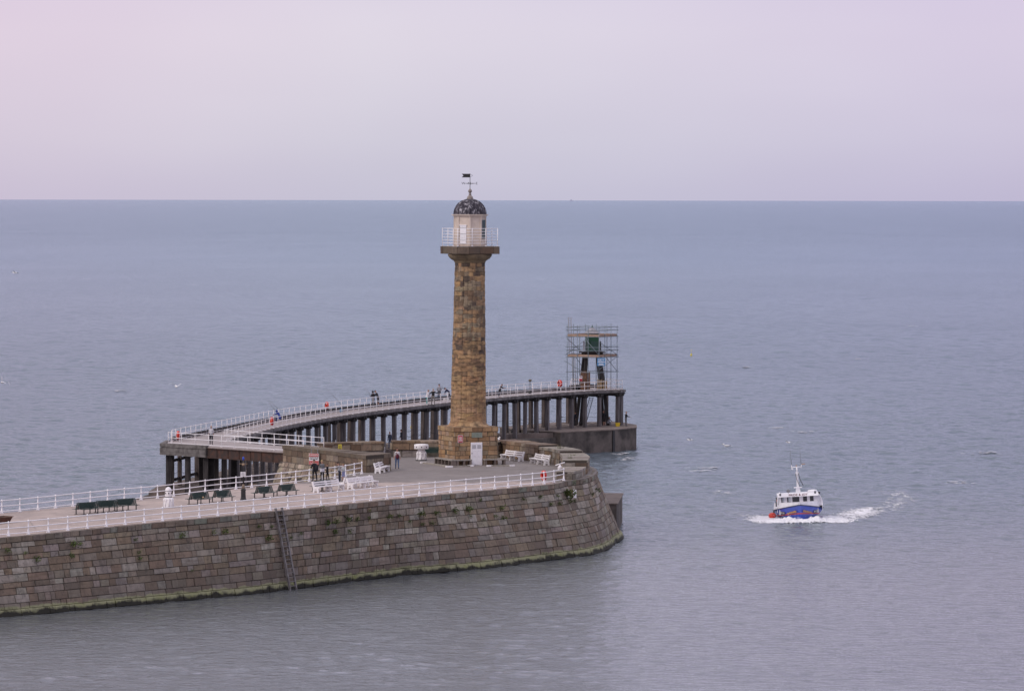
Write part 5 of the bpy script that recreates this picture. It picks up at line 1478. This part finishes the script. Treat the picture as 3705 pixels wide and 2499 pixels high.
person('person in black jacket and dark shorts standing under the scaffolded end', P(2186,1539,BE), (-.6,.7,0), 1.84, (.014,.014,.02), (.03,.022,.024), dict(head=20, larm=((-.25,.25,-1),(.1,.8,-.3)), rarm=((.35,-.1,-1),(-.1,.5,-.8)), lean=8), shorts=True, hair=(.04,.028,.02))
person('angler in black jacket and grey trousers at the outer corner pile', P(2264.5,1541,BE), (.9,.35,0), 1.76, (.015,.016,.022), (.12,.12,.13), dict(larm=((-.1,.5,-.9),(.0,1,-.1)), rarm=((.1,.5,-.9),(.0,1,-.1))), hair=(.3,.2,.16))
person('person in grey sitting low beside the raking leg under the scaffold', P(2199,1539,BE), (.5,.8,0), 1.7, (.16,.15,.17), (.25,.26,.30), dict(pel=.42, lean=35, head=25, lleg=((-.15,.9,.2),(0,-.1,-1)), rleg=((.15,.9,.2),(0,-.1,-1)), larm=((-.1,.8,-.5),(0,.9,-.4)), rarm=((.1,.8,-.5),(0,.9,-.4))))
person('person in black hunched low beside a pile right of the lighthouse', P(1853,1574,2.05), (.5,.8,0), 1.7, (.01,.01,.013), (.012,.012,.015), dict(pel=.42, lean=42, head=25, lleg=((-.15,.9,.2),(0,-.1,-1)), rleg=((.15,.9,.2),(0,-.1,-1)), larm=((-.1,.8,-.5),(0,.9,-.4)), rarm=((.1,.8,-.5),(0,.9,-.4))), hood=True)
person('person in black top and blue jeans half hidden among the far piles', P(2024,1543,BE), (.3,.9,0), 1.78, (.015,.015,.02), (.05,.065,.13), dict(rarm=((.3,.2,-1),(0,.9,0))))
person('person in dark blue jacket leaning beside the left raking leg', P(2077,1540,BE), (.9,.2,0), 1.72, (.022,.028,.05), (.02,.022,.035), dict(lean=14, rarm=((.1,.4,-1),(0,.8,-.3))))

# fishing rods, bags and bins
def rod(lab, a, b):
    mb = MB(); a = Vector(a); b = Vector(b); m_ = a.lerp(b,.6)+Vector((0,0,.04)); mb.poly([a, m_, b], [.022,.016,.008], 5)
    o = mb.build('fishing_rod', M_black); tag(o, lab, 'fishing rod', 'fishing rods over the rails')
rod('long fishing rod propped left of the blue coated angler', EXP(1004,1513)+Vector((0,0,.5)), PD(960,1440,516))
rod('shorter fishing rod beside the blue coated angler', EXP(1006,1511)+Vector((0,0,1.0)), PD(976,1452,518))
rod('fishing rod propped alone on the seaward rail right of the lifebuoy', EXP(1247,1482)+Vector((0,0,.2)), PD(1172,1397,537))
rod('fishing rod rising left of the pair of dark anglers', EXP(1350,1471)+Vector((-.2,.3,1.15)), PD(1318,1402,546))
rod('fishing rod slanting down right of the pair of dark anglers', EXP(1415,1458)+Vector((0,0,.3)), PD(1374,1431,543))
rod('fishing rod of the stooping person beside the column', EXP(1618,1448)+Vector((0,0,1.0)), PD(1580,1385,566))
rod('fishing rod propped under the scaffolded end by the yellow crate', P(2236,1541,BE)+Vector((-.3,.4,.35)), P(2236,1541,BE)+Vector((.6,.4,.9)))
def bag(lab, p, c, s=(.3,.25,.28)):
    mb = MB(); mb.box((0,0,s[2]/2), s, taper=.75); mb.box((0,0,s[2]+.03), (s[0]*.3,.03,.07)); 
    o = mb.build('tackle_bag', cloth(c)); o.location = p; tag(o, lab, 'bag')
bag('light blue bag on the kerb below the propped fishing rod', EXP(1234,1489.5), (.10,.24,.38), (.36,.3,.3))
bag('white bucket shaped bag on the seaward kerb right of the blue angler', EXP(1093,1505), (.5,.47,.45), (.36,.3,.3))
bag('white carrier bag beside the two tone jacket angler', EXP(1608,1450.5), (.6,.57,.57), (.36,.3,.36))
bag('second white carrier bag, next to the stooping person', EXP(1620,1449), (.55,.54,.55), (.42,.3,.28))
yc = thing('crate', 'yellow plastic fish crate on the breakwater under the scaffolded end', 'crate', P(2235,1542,BE))
mb = MB(); mb.box((0,0,.21), (.48,.36,.42), taper=1.15); mb.build('tub', pmat('yellow_plastic',(.62,.44,.02),(.5,.35,.02),5,.5), yc)
mb = MB(); mb.box((0,0,.43), (.62,.48,.05)); mb.build('rim', pmat('yellow_rim',(.6,.42,.02),(.5,.34,.02),5,.5), yc)

# ------------------------------------------------------------------ weeds on the wall
def tuft(px, py, r, lab, n=60, grp='weeds on the pier wall'):
    q, nn_ = hit(px, py)
    if q is None: return
    mb = MB(); rnd = random.Random(int(px*7+py))
    for k in range(n):
        a = Vector((rnd.gauss(0,.45), rnd.gauss(0,.45), rnd.gauss(0,.35)))*r
        b = Vector((rnd.uniform(-1,1), rnd.uniform(-1,1), rnd.uniform(-.3,1))).normalized()*r*rnd.uniform(.35,.8)
        s = b.cross(Vector((rnd.random(),rnd.random(),rnd.random()))).normalized()*r*rnd.uniform(.06,.13)
        c = rnd.choice([(.07,.12,.028),(.11,.16,.04),(.05,.08,.022),(.15,.16,.05)])
        mb.add([a-s, a+s, a+b*.6+s*.8, a+b, a+b*.6-s*.8], [(0,1,2,3,4)], 0, False, c)
    o = mb.build('weed_tuft', M_leaf); o.location = q+Vector((.09,-.14,.02)); tag(o, lab, 'plant', grp)
def leaf_mat():
    m, nt, b = newmat('weed_leaves'); at = N(nt, 'ShaderNodeAttribute'); at.attribute_name = 'tint'
    c = mixc(nt, rampn(nt, nz(nt, 9, 3), [(.4,(0,0,0)),(.7,(.5,.5,.5))]), at.outputs['Color'], (.05,.06,.02)); lk(nt, c, b.inputs['Base Color']); b.inputs['Roughness'].default_value = .8; return m
M_leaf = leaf_mat()
tuft(2049,1789,.55,'largest round green weed clump beside the white tide board', 160)
small = 'small green weed tuft growing from a joint of the near pier wall'
for (x, y, r_) in [(23,1992,.26),(90,2000,.18),(262,1970,.34),(285,1968,.25),(255,2010,.28),(130,2024,.32),(488,1951,.2),(655,1937,.32),(770,1926,.22),(810,1922,.34),(500,1998,.2),(505,2022,.24),(970,1948,.34),(692,2064,.16),(980,1905,.2),
    (1163,1843,.3),(1185,1890,.4),(1215,1886,.3),(1255,1879,.38),(1290,1877,.26),(1210,1925,.34),(1262,1922,.28),(1332,1874,.2),(1405,1868,.3),(1440,1866,.26),(1520,1858,.4),(1575,1857,.32),(1645,1846,.34),(1690,1842,.4),(1560,1893,.25),(1525,1896,.24),(1810,1838,.34),(1820,1874,.3),(1790,1868,.2),(1735,1808,.2),
    (1952,1798,.26),(2014,1794,.2),(2060,1815,.26),(2076,1812,.2),(1990,1824,.24),(1745,1880,.2),(1480,1886,.2),(2022,1822,.26),(1870,1772,.22),(2064,1748,.3),(2100,1745,.26),(2130,1738,.28),(2155,1770,.24),(2165,1775,.2),(2140,1790,.2),(1085,1930,.2),(1050,1945,.16),(935,1905,.2),(1335,1848,.16),(1890,1806,.2),(1700,1868,.18)]:
    tuft(x, y, r_, small, int(40+r_*60))
def grass(p, r, h, lab):
    mb = MB(); rnd = random.Random(int(p.x*91))
    for k in range(36):
        a = Vector((rnd.gauss(0,.5)*r, rnd.gauss(0,.5)*r, 0)); b = Vector((rnd.gauss(0,.12), rnd.gauss(0,.12), h*rnd.uniform(.5,1))); s = Vector((rnd.uniform(-1,1),rnd.uniform(-1,1),0)).normalized()*.012
        mb.add([a-s, a+s, a+b], [(0,1,2)], 0, False, rnd.choice([(.09,.10,.03),(.13,.12,.05),(.06,.08,.02)]))
    o = mb.build('grass_tuft', M_leaf); o.location = p; tag(o, lab, 'plant', 'grass on the parapet')
grass(Vector((4.5,441.6,7.74)), .35, .5, 'thin upright grass on top of the curved wall section')
grass(Vector((5.6,433,7.54)), .4, .25, 'low grass patch on the lichen topped wall block')
grass(Vector((5.3,428.5,7.54)), .35, .3, 'grass at the front of the lichen topped wall block')

# ------------------------------------------------------------------ fishing boat
BL = Vector((27.95, 460.9, 0))
boat = thing('fishing_boat', 'blue hulled white cabined fishing boat heading to the camera with bow wave', 'boat', BL)
boat.rotation_euler = (R(0), R(3.4), R(178))
boat.rotation_mode = 'XYZ'; boat.scale = (1.07,1.07,.97); boat.location.z = .2
# local: forward +Y, starboard +X
ys_ = [-4.8,-3.6,-2.2,-.6,.8,2.0,3.0,3.7,4.2,4.5]
def hb(y): 
    t = (y+4.8)/9.3; return 2.28*(1-max(0,(t-.40)/.60)**1.8)*(.93+.07*min(1,t*3))
def shr(y): return 1.48-.50*(hb(y)/2.28)-.060*(4.5-y)
rowsz = [-.5,-.1,.16,.26,.55,.8,1.0]      # as fraction rows below sheer
mb = MB(); ring = []
for y in ys_:
    w = hb(y); s = shr(y); r_ = []
    red = max(.05, .60-.22*(hb(y)/2.28)-.05*(4.5-y))
    for (zz, kf) in ((-.5,.35),(-.05,.72),(red-.06,.84),(red+.07,.87),(red*.5+s*.5,.94),(s,1.0)):
        rake = .55*max(0,(zz-.0))*(max(0,y-2)/2.5)**2
        r_.append((w*kf, y+rake, zz))
    ring.append(r_)
nr = 6
for s in (-1,1):
    vs = [(s*p[0], p[1], p[2]) for r_ in ring for p in r_]
    for j in range(nr-1):
        fs = []
        for i in range(len(ys_)-1):
            f = (i*nr+j, (i+1)*nr+j, (i+1)*nr+j+1, i*nr+j+1); fs.append(f if s > 0 else tuple(reversed(f)))
        base = len(mb.v)
        mb.add(vs, fs, 1 if j == 2 else 0, False)
tr = [(p[0],p[1],p[2]) for p in ring[0]]; mb.add(tr+[(-p[0],p[1],p[2]) for p in reversed(tr)], [tuple(range(12))])
M_hull = pmat('blue_hull',(.015,.065,.50),(.012,.05,.40),2,.3); M_hred = pmat('red_boot_line',(.60,.04,.04),(.5,.04,.04),3,.4)
mb.build('hull', [M_hull, M_hred], boat)
M_bw = pmat('boat_white',(.86,.85,.88),(.76,.75,.79),1.5,.4)
# white bulwark / whaleback
mb = MB()
top_z = lambda y: 1.69-.060*(4.5-y)
rw = [[(hb(y)*1.0+.0, y+.55*shr(y)*(max(0,y-2)/2.5)**2, shr(y)+.003), (hb(y)*.96, y+.55*1.6*(max(0,y-2)/2.5)**2-.02, top_z(y))] for y in ys_ if y > -1.0]
for s in (-1,1):
    vs = [(s*p[0],p[1],p[2]) for r_ in rw for p in r_]
    fs = []
    for i in range(len(rw)-1):
        f = (i*2, i*2+2, i*2+3, i*2+1); fs.append(f if s > 0 else tuple(reversed(f)))
    mb.add(vs, fs)
k = len(rw); mb.add([(r_[1][0],r_[1][1],r_[1][2]-.12) for r_ in rw]+[(-r_[1][0],r_[1][1],r_[1][2]-.12) for r_ in rw], [(i,i+1,k+i+1,k+i) for i in range(k-1)])
mb.build('bulwark', M_bw, boat)
mb = MB()
for s in (-1,1): mb.poly([(s*(hb(y)*1.0+.03), y+.55*shr(y)*(max(0,y-2)/2.5)**2+.02, shr(y)) for y in ys_], .045, 6)
mb.build('rubbing_strake', pmat('strake',(.02,.03,.08),(.03,.03,.05),4,.5), boat)
mb = MB(); mb.add([(-2.0,-4.7,.2),(2.0,-4.7,.2),(2.1,-.6,.35),(-2.1,-.6,.35)], [(0,1,2,3)]); mb.build('deck', M_grey, boat)
# wheelhouse
cabw, y1, y0c = 1.80, 1.35, -1.6
mb = MB()
mb.add([(-cabw,y0c,.3),(cabw,y0c,.3),(cabw,y1,.3),(-cabw,y1,.3),(-cabw+.08,y0c,2.09),(cabw-.08,y0c,2.09),(cabw-.08,y1-.12,2.09),(-cabw+.08,y1-.12,2.09)], [(3,2,1,0),(4,5,6,7),(0,1,5,4),(1,2,6,5),(2,3,7,6),(3,0,4,7)])
cab = mb.build('wheelhouse', pmat('cabin_grey_white',(.70,.69,.73),(.62,.61,.66),1.5,.45), boat)
# side shelter on port (viewer right): curved panel
for s, ww in ((-1,2.16),(1,1.92)):
    mb = MB(); arc = []
    for i in range(9):
        t = i/8*PI/2; arc.append((s*(1.55+(ww-1.55)*math.sin(t)), 1.02+1.28*math.cos(t)**.8 if i < 8 else 1.02))
    for a, b in zip(arc, arc[1:]):
        mb.add([(a[0],.95,a[1]),(b[0],.95,b[1]),(b[0],-2.6,b[1]),(a[0],-2.6,a[1])], [(0,1,2,3)] if s > 0 else [(3,2,1,0)])
        mb.add([(a[0],.95,a[1]),(b[0],.95,b[1]),(s*1.5,.95,b[1]),(s*1.5,.95,a[1])], [(0,1,2,3)])
        mb.beam((a[0],1.0,a[1]),(b[0],1.0,b[1]), .12,.10)
    mb.box((s*ww,-.8,.8), (.05,3.5,.6)); mb.build('side_shelter', M_bw, boat)
mb = MB()
mb.box((0,-.2,2.19), (3.75,3.5,.12)); mb.add([(-1.85,1.62,2.07),(1.85,1.62,2.07),(1.82,1.50,2.40),(-1.82,1.50,2.40),(-1.85,1.3,2.07),(1.85,1.3,2.07),(1.82,1.3,2.40),(-1.82,1.3,2.40)], [(1,0,3,2),(0,1,5,4),(2,3,7,6),(0,4,7,3),(1,2,6,5)])
mb.build('roof', M_bw, boat)
TXF = Matrix.Rotation(PI,4,'Z') @ TX     # facing +Y
text('PRIDE & JOY', .30, M_letterr, boat, Matrix.Translation((0,1.585,2.235)) @ Matrix.Rotation(R(20),4,'X') @ TXF, 'boat_name', .008, 1.05)
wins = [(1.42,.24,1),(.86,.30,1),(.02+.2,.62,0),(-.62,.36,0),(-1.22,.32,0)]
for i, (x, w, refl) in enumerate(wins):
    mb = MB(); mb.box((x, 1.272, 1.78), (w,.03,.50), M=Matrix.Rotation(R(4),3,'X')); wn = mb.build('window', M_glass, cab)
    if refl:
        mb = MB(); mb.box((x-.06,1.30,1.78), (w*.62,.012,.46), M=Matrix.Rotation(R(4),3,'X')); mb.build('painted_reflection', pmat('pale_reflection',(.45,.48,.52),(.3,.33,.38),5,.3), wn)  # sky reflection on the glass painted as a pale panel
mb = MB(); mb.box((1.775,.7,1.76), (.03,.4,.48)); mb.build('window', M_glass, cab)
# mast etc
mb = MB(); mb.box((-.05,.1,2.9), (.52,.36,.75), taper=.62); mb.box((-.05,.1,3.32), (.72,.5,.09)); mb.box((-.05,.1,4.1), (.22,.22,1.5), taper=.7); mb.box((-.05,.1,4.95), (.32,.26,.26)); mb.tube((-.05,.1,5.0), (-.05,.1,5.75), .09, .06, 8)
mb.tube((-.48,.1,5.7), (.42,.1,5.7), .05, n=6); mb.tube((-.48,.1,5.55), (-.48,.1,5.95), .035, n=5); mb.tube((.42,.1,5.5), (.42,.1,5.95), .035, n=5); mb.ball((.36,.1,5.5), .1, 8, 6)
mb.v = [(x,y,2.22+(z-2.56)*.86) for x,y,z in mb.v]; mb.build('mast', M_bw, boat)
mb = MB(); mb.tube((.42,.1,5.9), (.46,.1,7.9), .025, .012, 5); mb.tube((-.46,.1,5.9), (-.42,.1,7.9), .025, .012, 5); mb.v = [(x,y,2.22+(z-2.56)*.86) for x,y,z in mb.v]; mb.build('aerial', M_grey, boat)
mb = MB(); mb.tube((-.5,.1,6.0), (-.85,.1,6.02), .04, n=5); mb.ball((-.02,.1,5.85), .07, 6, 5); mb.v = [(x,y,2.22+(z-2.56)*.86) for x,y,z in mb.v]; mb.build('navigation_light', pmat('amber',(.5,.28,.1),(.3,.12,.06),5,.4), boat)
mb = MB(); mb.poly([(-.15,.3,5.0),(-.3,.3,4.2),(-.55,.3,3.5)], .03, 5); mb.poly([(.1,.3,5.0),(.02,.3,4.3),(-.25,.3,3.4)], .025, 5); mb.v = [(x,y,2.22+(z-2.56)*.86) for x,y,z in mb.v]; mb.build('cable', M_black, boat)
mb = MB(); mb.lathe([(.13,-.03),(.17,0),(.13,.03)], (.85,.6,2.60), 12, 0, True, 0, Matrix.Rotation(PI/2,3,'X')); mb.tube((.85,.6,2.2),(.85,.6,2.5), .03, n=5); mb.build('searchlight', M_grey, boat)
mb = MB(); mb.lathe([(.42,2.24),(.45,2.36),(.4,2.46),(.2,2.5),(.02,2.51)], (-1.35,-.3,.05), 14); mb.build('liferaft', M_bw, boat)
mb = MB(); mb.box((1.62,1.55,2.34), (.12,.1,.22)); mb.box((-1.55,1.5,2.4), (.14,.1,.24)); mb.box((-1.9,.9,2.28), (.24,.2,.2)); mb.build('bracket', M_black, boat)
mb = MB(); mb.tube((1.85,1.0,1.3), (1.98,.9,2.05), .05, n=6); mb.box((2.0,.9,1.4), (.12,.3,.5)); mb.box((2.25,.2,.6), (.12,.9,.25)); mb.build('gear', M_black, boat)
mb = MB(); mb.box((1.93,.95,1.72), (.09,.15,.14)); mb.build('red_light', M_orange, boat)
# registration and scroll on the bows
def bow_frame(s, y, z):
    w = lambda yy: hb(yy)*(.87+.13*(z-.3)/(max(.4,shr(yy)-.3)))
    rk = lambda yy: yy+.55*z*(max(0,yy-2)/2.5)**2
    a = Vector((s*w(y-.3), rk(y-.3), z)); b = Vector((s*w(y+.3), rk(y+.3), z)); d = (b-a).normalized()
    n_ = Vector((d.y*s, -d.x*s, 0)).normalized()
    if n_.x*s < 0: n_ = -n_
    x = d if s < 0 else -d
    x = Vector((0,0,1)).cross(n_)
    up_ = Vector((0,0,1)); M = Matrix((x, up_, n_)).transposed().to_4x4()
    return Matrix.Translation((a+b)/2+n_*.05) @ M
for s in (-1,1):
    M = bow_frame(s, 1.75, .50)
    mb = MB(); mb.v = []; vs = [M @ Vector((x,y,-.01)) for x,y in ((-.48,-.16),(.48,-.16),(.48,.16),(-.48,.16))]; mb.add(vs, [(0,1,2,3)]); mb.build('number_plate', M_black, boat)
    text('WY-215', .27, M_letterw, boat, M @ Matrix.Translation((0,0,.01)), 'registration', .006)
    mb = MB(); pts = []
    gold = pmat('gold_scroll',(.42,.27,.10),(.35,.10,.05),7,.5,.45,.6)
    Ls = [bow_frame(s, 2.6+.19*i, .50+.035*i).translation for i in range(9)]
    up_ = []; dn_ = []
    for i, q in enumerate(Ls):
        hh = .03+.10*(i/8)**.8+.02*math.sin(i*2.2); nn_ = Vector((s*.35,.9,0)).normalized()*.035
        up_.append(q+Vector((0,0,hh))+nn_); dn_.append(q-Vector((0,0,.08))+nn_)
    mb.add(up_+dn_, [(i,i+1,9+i+1,9+i) for i in range(8)]); mb.build('scroll', gold, boat)
mb = MB(); mb.ball((0,0,0), .33, 12, 8, 0, (1.05,1,.95)); bu = mb.build('fender', M_orange, boat); bu.location = (2.42,.6,.22)
# bow wave and wake
def foam_mat(alpha):
    m, nt, b = newmat('foam_sheet' if alpha else 'foam')
    f = nz(nt, 2.2, 8, .7); lk(nt, rampn(nt, f, [(.3,(.55,.56,.62)),(.6,(.82,.82,.85))]), b.inputs['Base Color']); b.inputs['Roughness'].default_value = .8
    if alpha:
        at = N(nt, 'ShaderNodeAttribute'); at.attribute_name = 'tint'
        n2 = nz(nt, 1.0, 8, .78, sc=(1.3,.45,1))
        sm_ = N(nt, 'ShaderNodeMath', operation='ADD'); lk(nt, n2, sm_.inputs[0]); lk(nt, at.outputs['Fac'], sm_.inputs[1])
        mr = N(nt, 'ShaderNodeMapRange'); mr.inputs[1].default_value = .90; mr.inputs[2].default_value = 1.14; lk(nt, sm_.outputs[0], mr.inputs[0])
        lk(nt, mr.outputs[0], b.inputs['Alpha'])
    return m
M_foam = foam_mat(False); M_foams = foam_mat(True)
rnd = random.Random(5)
mb = MB(); nx_, ny_ = 300, 80
den_ = {}
for j in range(ny_+1):
    for i in range(nx_+1):
        t = -1.1+2.2*i/nx_; v_ = j/ny_
        x = BL.x+t*6.0; yb = 452.4+abs(t)**1.5*4.2; y = yb+v_*4.6
        q = Vector((x, y, 0))
        edge = math.sin(PI*min(1, max(0, v_)))**.6*max(0, 1-abs(t/1.08)**3)
        n1 = noise.fractal(q*1.3, 1.0, 2.0, 5); n2 = noise.fractal(q*4.0+Vector((0,0,7)), 1.0, 2.0, 3)
        hgt = (.36*math.exp(-((abs(t)-.22)/.18)**2)+.16+.10*math.exp(-(t/.09)**2))*edge
        z = hgt*(.8+.7*n1)+.08*n2*edge
        den_[(i,j)] = edge*(.85+1.0*n1)+.4*n2-.18*abs(t)
        mb.v.append((x-BL.x+.05*n2, y-456+.08*n1, z-.06))
for j in range(ny_):
    for i in range(nx_):
        d = (den_[(i,j)]+den_[(i+1,j+1)])/2
        if d < .20: continue
        a_ = j*(nx_+1)+i; mb.f.append((a_, a_+1, a_+nx_+2, a_+nx_+1)); mb.m.append(0); mb.s.append(True); mb.c.append(None)
hw = wave_h(np.array([v[0]+BL.x for v in mb.v]), np.array([v[1]+456 for v in mb.v]))
mb.v = [(v[0], v[1], v[2]+float(h)) for v, h in zip(mb.v, hw)]
for k in range(420):
    t = rnd.uniform(-1,1); x = t*4.6; y = 453.6+abs(t)**1.5*4-456+rnd.gauss(.8,.6)
    mb.ball((x, y, abs(rnd.gauss(0,.28))*(1.1-.8*abs(t))+.05), rnd.uniform(.012,.035), 5, 3)
o = mb.build('bow_wave', M_foam); o.location = (BL.x, 456, 0); tag(o, 'tumbling white bow wave in front of the fishing boat', 'bow wave', kind='stuff')
# foam sheet lying on the waves, density drives its gaps
def sheet(lab, f_den, x0, x1, y0, y1, nx, ny):
    xs = np.linspace(x0, x1, nx+1); ys2 = np.linspace(y0, y1, ny+1); X, Y = np.meshgrid(xs, ys2)
    Z = wave_h(X.ravel(), Y.ravel())+.035; Dn = f_den(X, Y).ravel()
    mb = MB(); mb.v = [(float(a)-BL.x, float(b)-BL.y, float(c)) for a, b, c in zip(X.ravel(), Y.ravel(), Z)]
    for j in range(ny):
        for i in range(nx):
            a = j*(nx+1)+i; q = (a, a+1, a+nx+2, a+nx+1); d = float(Dn[list(q)].mean())
            if d <= .16: continue
            mb.f.append(q); mb.m.append(0); mb.s.append(True); mb.c.append((d,d,d))
    o = mb.build('wake_foam', M_foams); o.location = (BL.x, BL.y, 0); tag(o, lab, 'foam', kind='stuff')
def den(X, Y):
    dx, dy = X-BL.x, Y-BL.y
    g = lambda u: np.exp(-u*u)
    # wash thrown out on both sides of the hull
    sp_ = 2.4+.55*np.clip(dy+5, 0, 40)
    d = np.where((dy > -6) & (dy < 14), (.68-.022*(dy+6))*g((np.abs(dx)-sp_*.62)/(1.6+.12*np.clip(dy+6,0,60))), 0)
    d = np.maximum(d, .80*g((np.abs(dx)-3.2)/2.4)*g((dy+2)/8))
    d = np.maximum(d, np.where(dx > 0, .66*g((dx-5.0-.2*dy)/3.4)*g((dy-7)/14), 0))
    # trail curving round behind to the right
    s_ = np.clip((dy-8)/50, 0, 1); cx_ = 7.5+8*np.sin(s_*PI*.62)-5.5*s_**2
    d = np.maximum(d, (.45-.04*s_)*g((dx-cx_)/(4.2-.8*s_))*np.clip((dy-6)/6,0,1)*np.clip((58-dy)/16,0,1))
    d = np.maximum(d, .42*g((dx+5.5)/3.0)*g((dy-40)/13))
    return d
sheet('streaky white wake foam trailing behind and beside the boat', den, BL.x-14, BL.x+22, BL.y-8, BL.y+75, 110, 230)

# scattered whitecaps on the open water
mb = MB(); rnd = random.Random(3)
for (x, y, L_) in [(3425,929,1.6),(2285,958,1.4),(2798,952,.8),(2537,1702,2.2),(2560,1694,1.4),(2900,1563,1.8),(2810,1548,1.3),(3470,1745,1.6),(1960,1010,1.2),(700,1030,1.5),(318,1010,1.5),(430,1415,1.2),(3100,1300,.8),(2250,1640,1.2),(2270,1660,.9),(3560,1640,2.0),(2700,1330,1.0),(3300,1180,1.2)]:
    c = P(x, y, 0)
    for k in range(26):
        a = Vector((rnd.gauss(0,.5)*L_, rnd.gauss(0,.9), 0))+c; r_ = rnd.uniform(.08,.24); n = 7; rot = rnd.random()*6
        pts = [(a.x+r_*1.8*math.cos(rot+2*PI*i/n)*rnd.uniform(.5,1.2), a.y+r_*math.sin(rot+2*PI*i/n)*rnd.uniform(.5,1.2)) for i in range(n)]
        h = wave_h(np.array([a.x]), np.array([a.y]))[0]+.05
        mb.add([(p[0], p[1], float(h)) for p in pts], [tuple(range(n))])
tag(mb.build('whitecap_foam', M_foam), 'scattered flecks of white foam on the open sea', 'foam', kind='stuff')
# ------------------------------------------------------------------ gulls, buoy, ship
M_gw = pmat('gull_white',(.85,.84,.85),(.75,.75,.77),6,.7); M_gg = pmat('gull_grey',(.66,.66,.69),(.5,.5,.53),6,.7); M_gb = pmat('gull_wing_tip',(.03,.03,.03),(.06,.06,.06),6,.7); M_beak = pmat('gull_beak',(.55,.36,.06),(.4,.25,.05),6,.6)
def gull(lab, loc, rz, bank=0, up=.25, flying=True, scale=1.0):
    t = thing('gull', lab, 'gull', loc, rz); t.rotation_euler = (0, bank, rz); t.scale = (scale*1.25,)*3
    zb_ = 0 if flying else .16
    mb = MB(); mb.ball((0,0,zb_), .1, 10, 8, 0, (.85,2.3,.85)); mb.ball((0,.25,zb_+.05 if flying else zb_+.12), .065, 8, 6); 
    mb.add([(-.05,-.2,zb_),(.05,-.2,zb_),(.1,-.42,zb_),(-.1,-.42,zb_)], [(0,1,2,3)]); mb.build('body', M_gw, t)
    mb = MB(); hz = zb_+.05 if flying else zb_+.12; mb.tube((0,.30,hz), (0,.38,hz-.01), .018, .006, 5); mb.build('beak', M_beak, t)
    for s in (-1,1):
        mb = MB()
        if flying:
            pr = [(.05,.0,.02),(.34,.06,up*.9),(.66,-.06,up*.35+.02)]
            w = [.15,.13,.02]
            vs = []
            for (x,y,z), ww in zip(pr, w): vs += [(s*x,y+ww*.5,z),(s*x,y-ww*.7,z)]
            fs = [(0,2,3,1),(2,4,5,3)]; mb.add(vs, fs[:1] if False else fs, 0); mb.m[-1] = 0
            mb.add([vs[4],vs[5],(s*.70,-.10,up*.3)], [(0,1,2)], 1)
        else:
            mb.ball((s*.075,-.04,zb_+.02), .09, 8, 6, 0, (.4,2.2,.75)); mb.ball((s*.05,-.28,zb_+.02), .03, 6, 4, 1, (.5,2,.5))
        mb.build('wing', [M_gg, M_gb], t)
    if not flying:
        for s in (-1,1):
            mb = MB(); mb.tube((s*.035,0,-.02), (s*.035,0,.1), .008, n=4); mb.build('leg', M_beak, t)
gull('gull gliding low at the left edge, uppermost of the gulls over open sea', PD(55,987,620), R(70), .25, .12)
gull('gull with raised wing half cut by the left picture edge', PD(10,1384,480), R(160), -.6, .42)
gull('gull gliding with arched wings above the timber landing', PD(638,1398,437), R(20), .1, .26)
gull('gull flying low over the water right of the breakwater end', PD(2498,1591,570), R(75), .25, .1)
gull('gull hovering above the boat aerials', PD(2853,1600,470), R(40), .2, .12, True, .8)
gull('white gull sitting on the water right of the breakwater', P(2630,1617,0)+Vector((0,0,-.10)), R(80), 0, .2, False, 1.3)
gull('white gull standing on the low wall beside the lighthouse plinth', PD(1803,1597,452)+Vector((0,0,0)), R(200), 0, .2, False, 1.15)
# perch for it: short wall stub between plinth and curved wall
parapet('parapet_wall', 'short low wall stub beside the right side of the lighthouse plinth', [(-2.4,453.6),(-1.3,452.6)], [(-1.9,454.8),(-.9,453.8)], 6.28, 7.78, [.6,.6], (.6,1.1), PAL_PAR+GREYC, .26)
by = thing('buoy', 'tiny yellow marker buoy with mast on the open sea', 'buoy', P(2501,1287,0)); by.scale = (.5,.5,.9)
mb = MB(); mb.lathe([(.35,-.1),(.42,.1),(.3,.4),(.1,.5)], n=10); mb.build('float', M_yellow, by)
mb = MB(); mb.tube((0,0,.45), (0,0,1.3), .05, n=5); mb.box((0,0,1.3), (.2,.05,.15)); mb.build('mast', M_yellow, by)
for i, (x, y, lab) in enumerate(((1490,1541,'yellow marker buoy pole seen between piles left of the plinth'),)):
    b2 = dup(by, P(x, y+8, 0), 0, lab)
ship = thing('ship', 'tiny distant ship silhouetted on the horizon', 'ship', P(2068,727.6,0))
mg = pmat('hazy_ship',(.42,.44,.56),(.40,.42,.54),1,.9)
mb = MB(); mb.prism([(-12,-3),(9,-3),(13,0),(9,3),(-12,3)], 0, 4); mb.build('hull', mg, ship)
mb = MB(); mb.box((-3,0,7), (8,5,6)); mb.box((-3,0,11), (4,4,3)); mb.build('superstructure', mg, ship)

# ------------------------------------------------------------------ render settings
S.view_settings.view_transform = 'Standard'; S.view_settings.look = 'None'; S.view_settings.exposure = 0
S.render.engine = 'CYCLES'
S.cycles.max_bounces = 6; S.cycles.transparent_max_bounces = 8
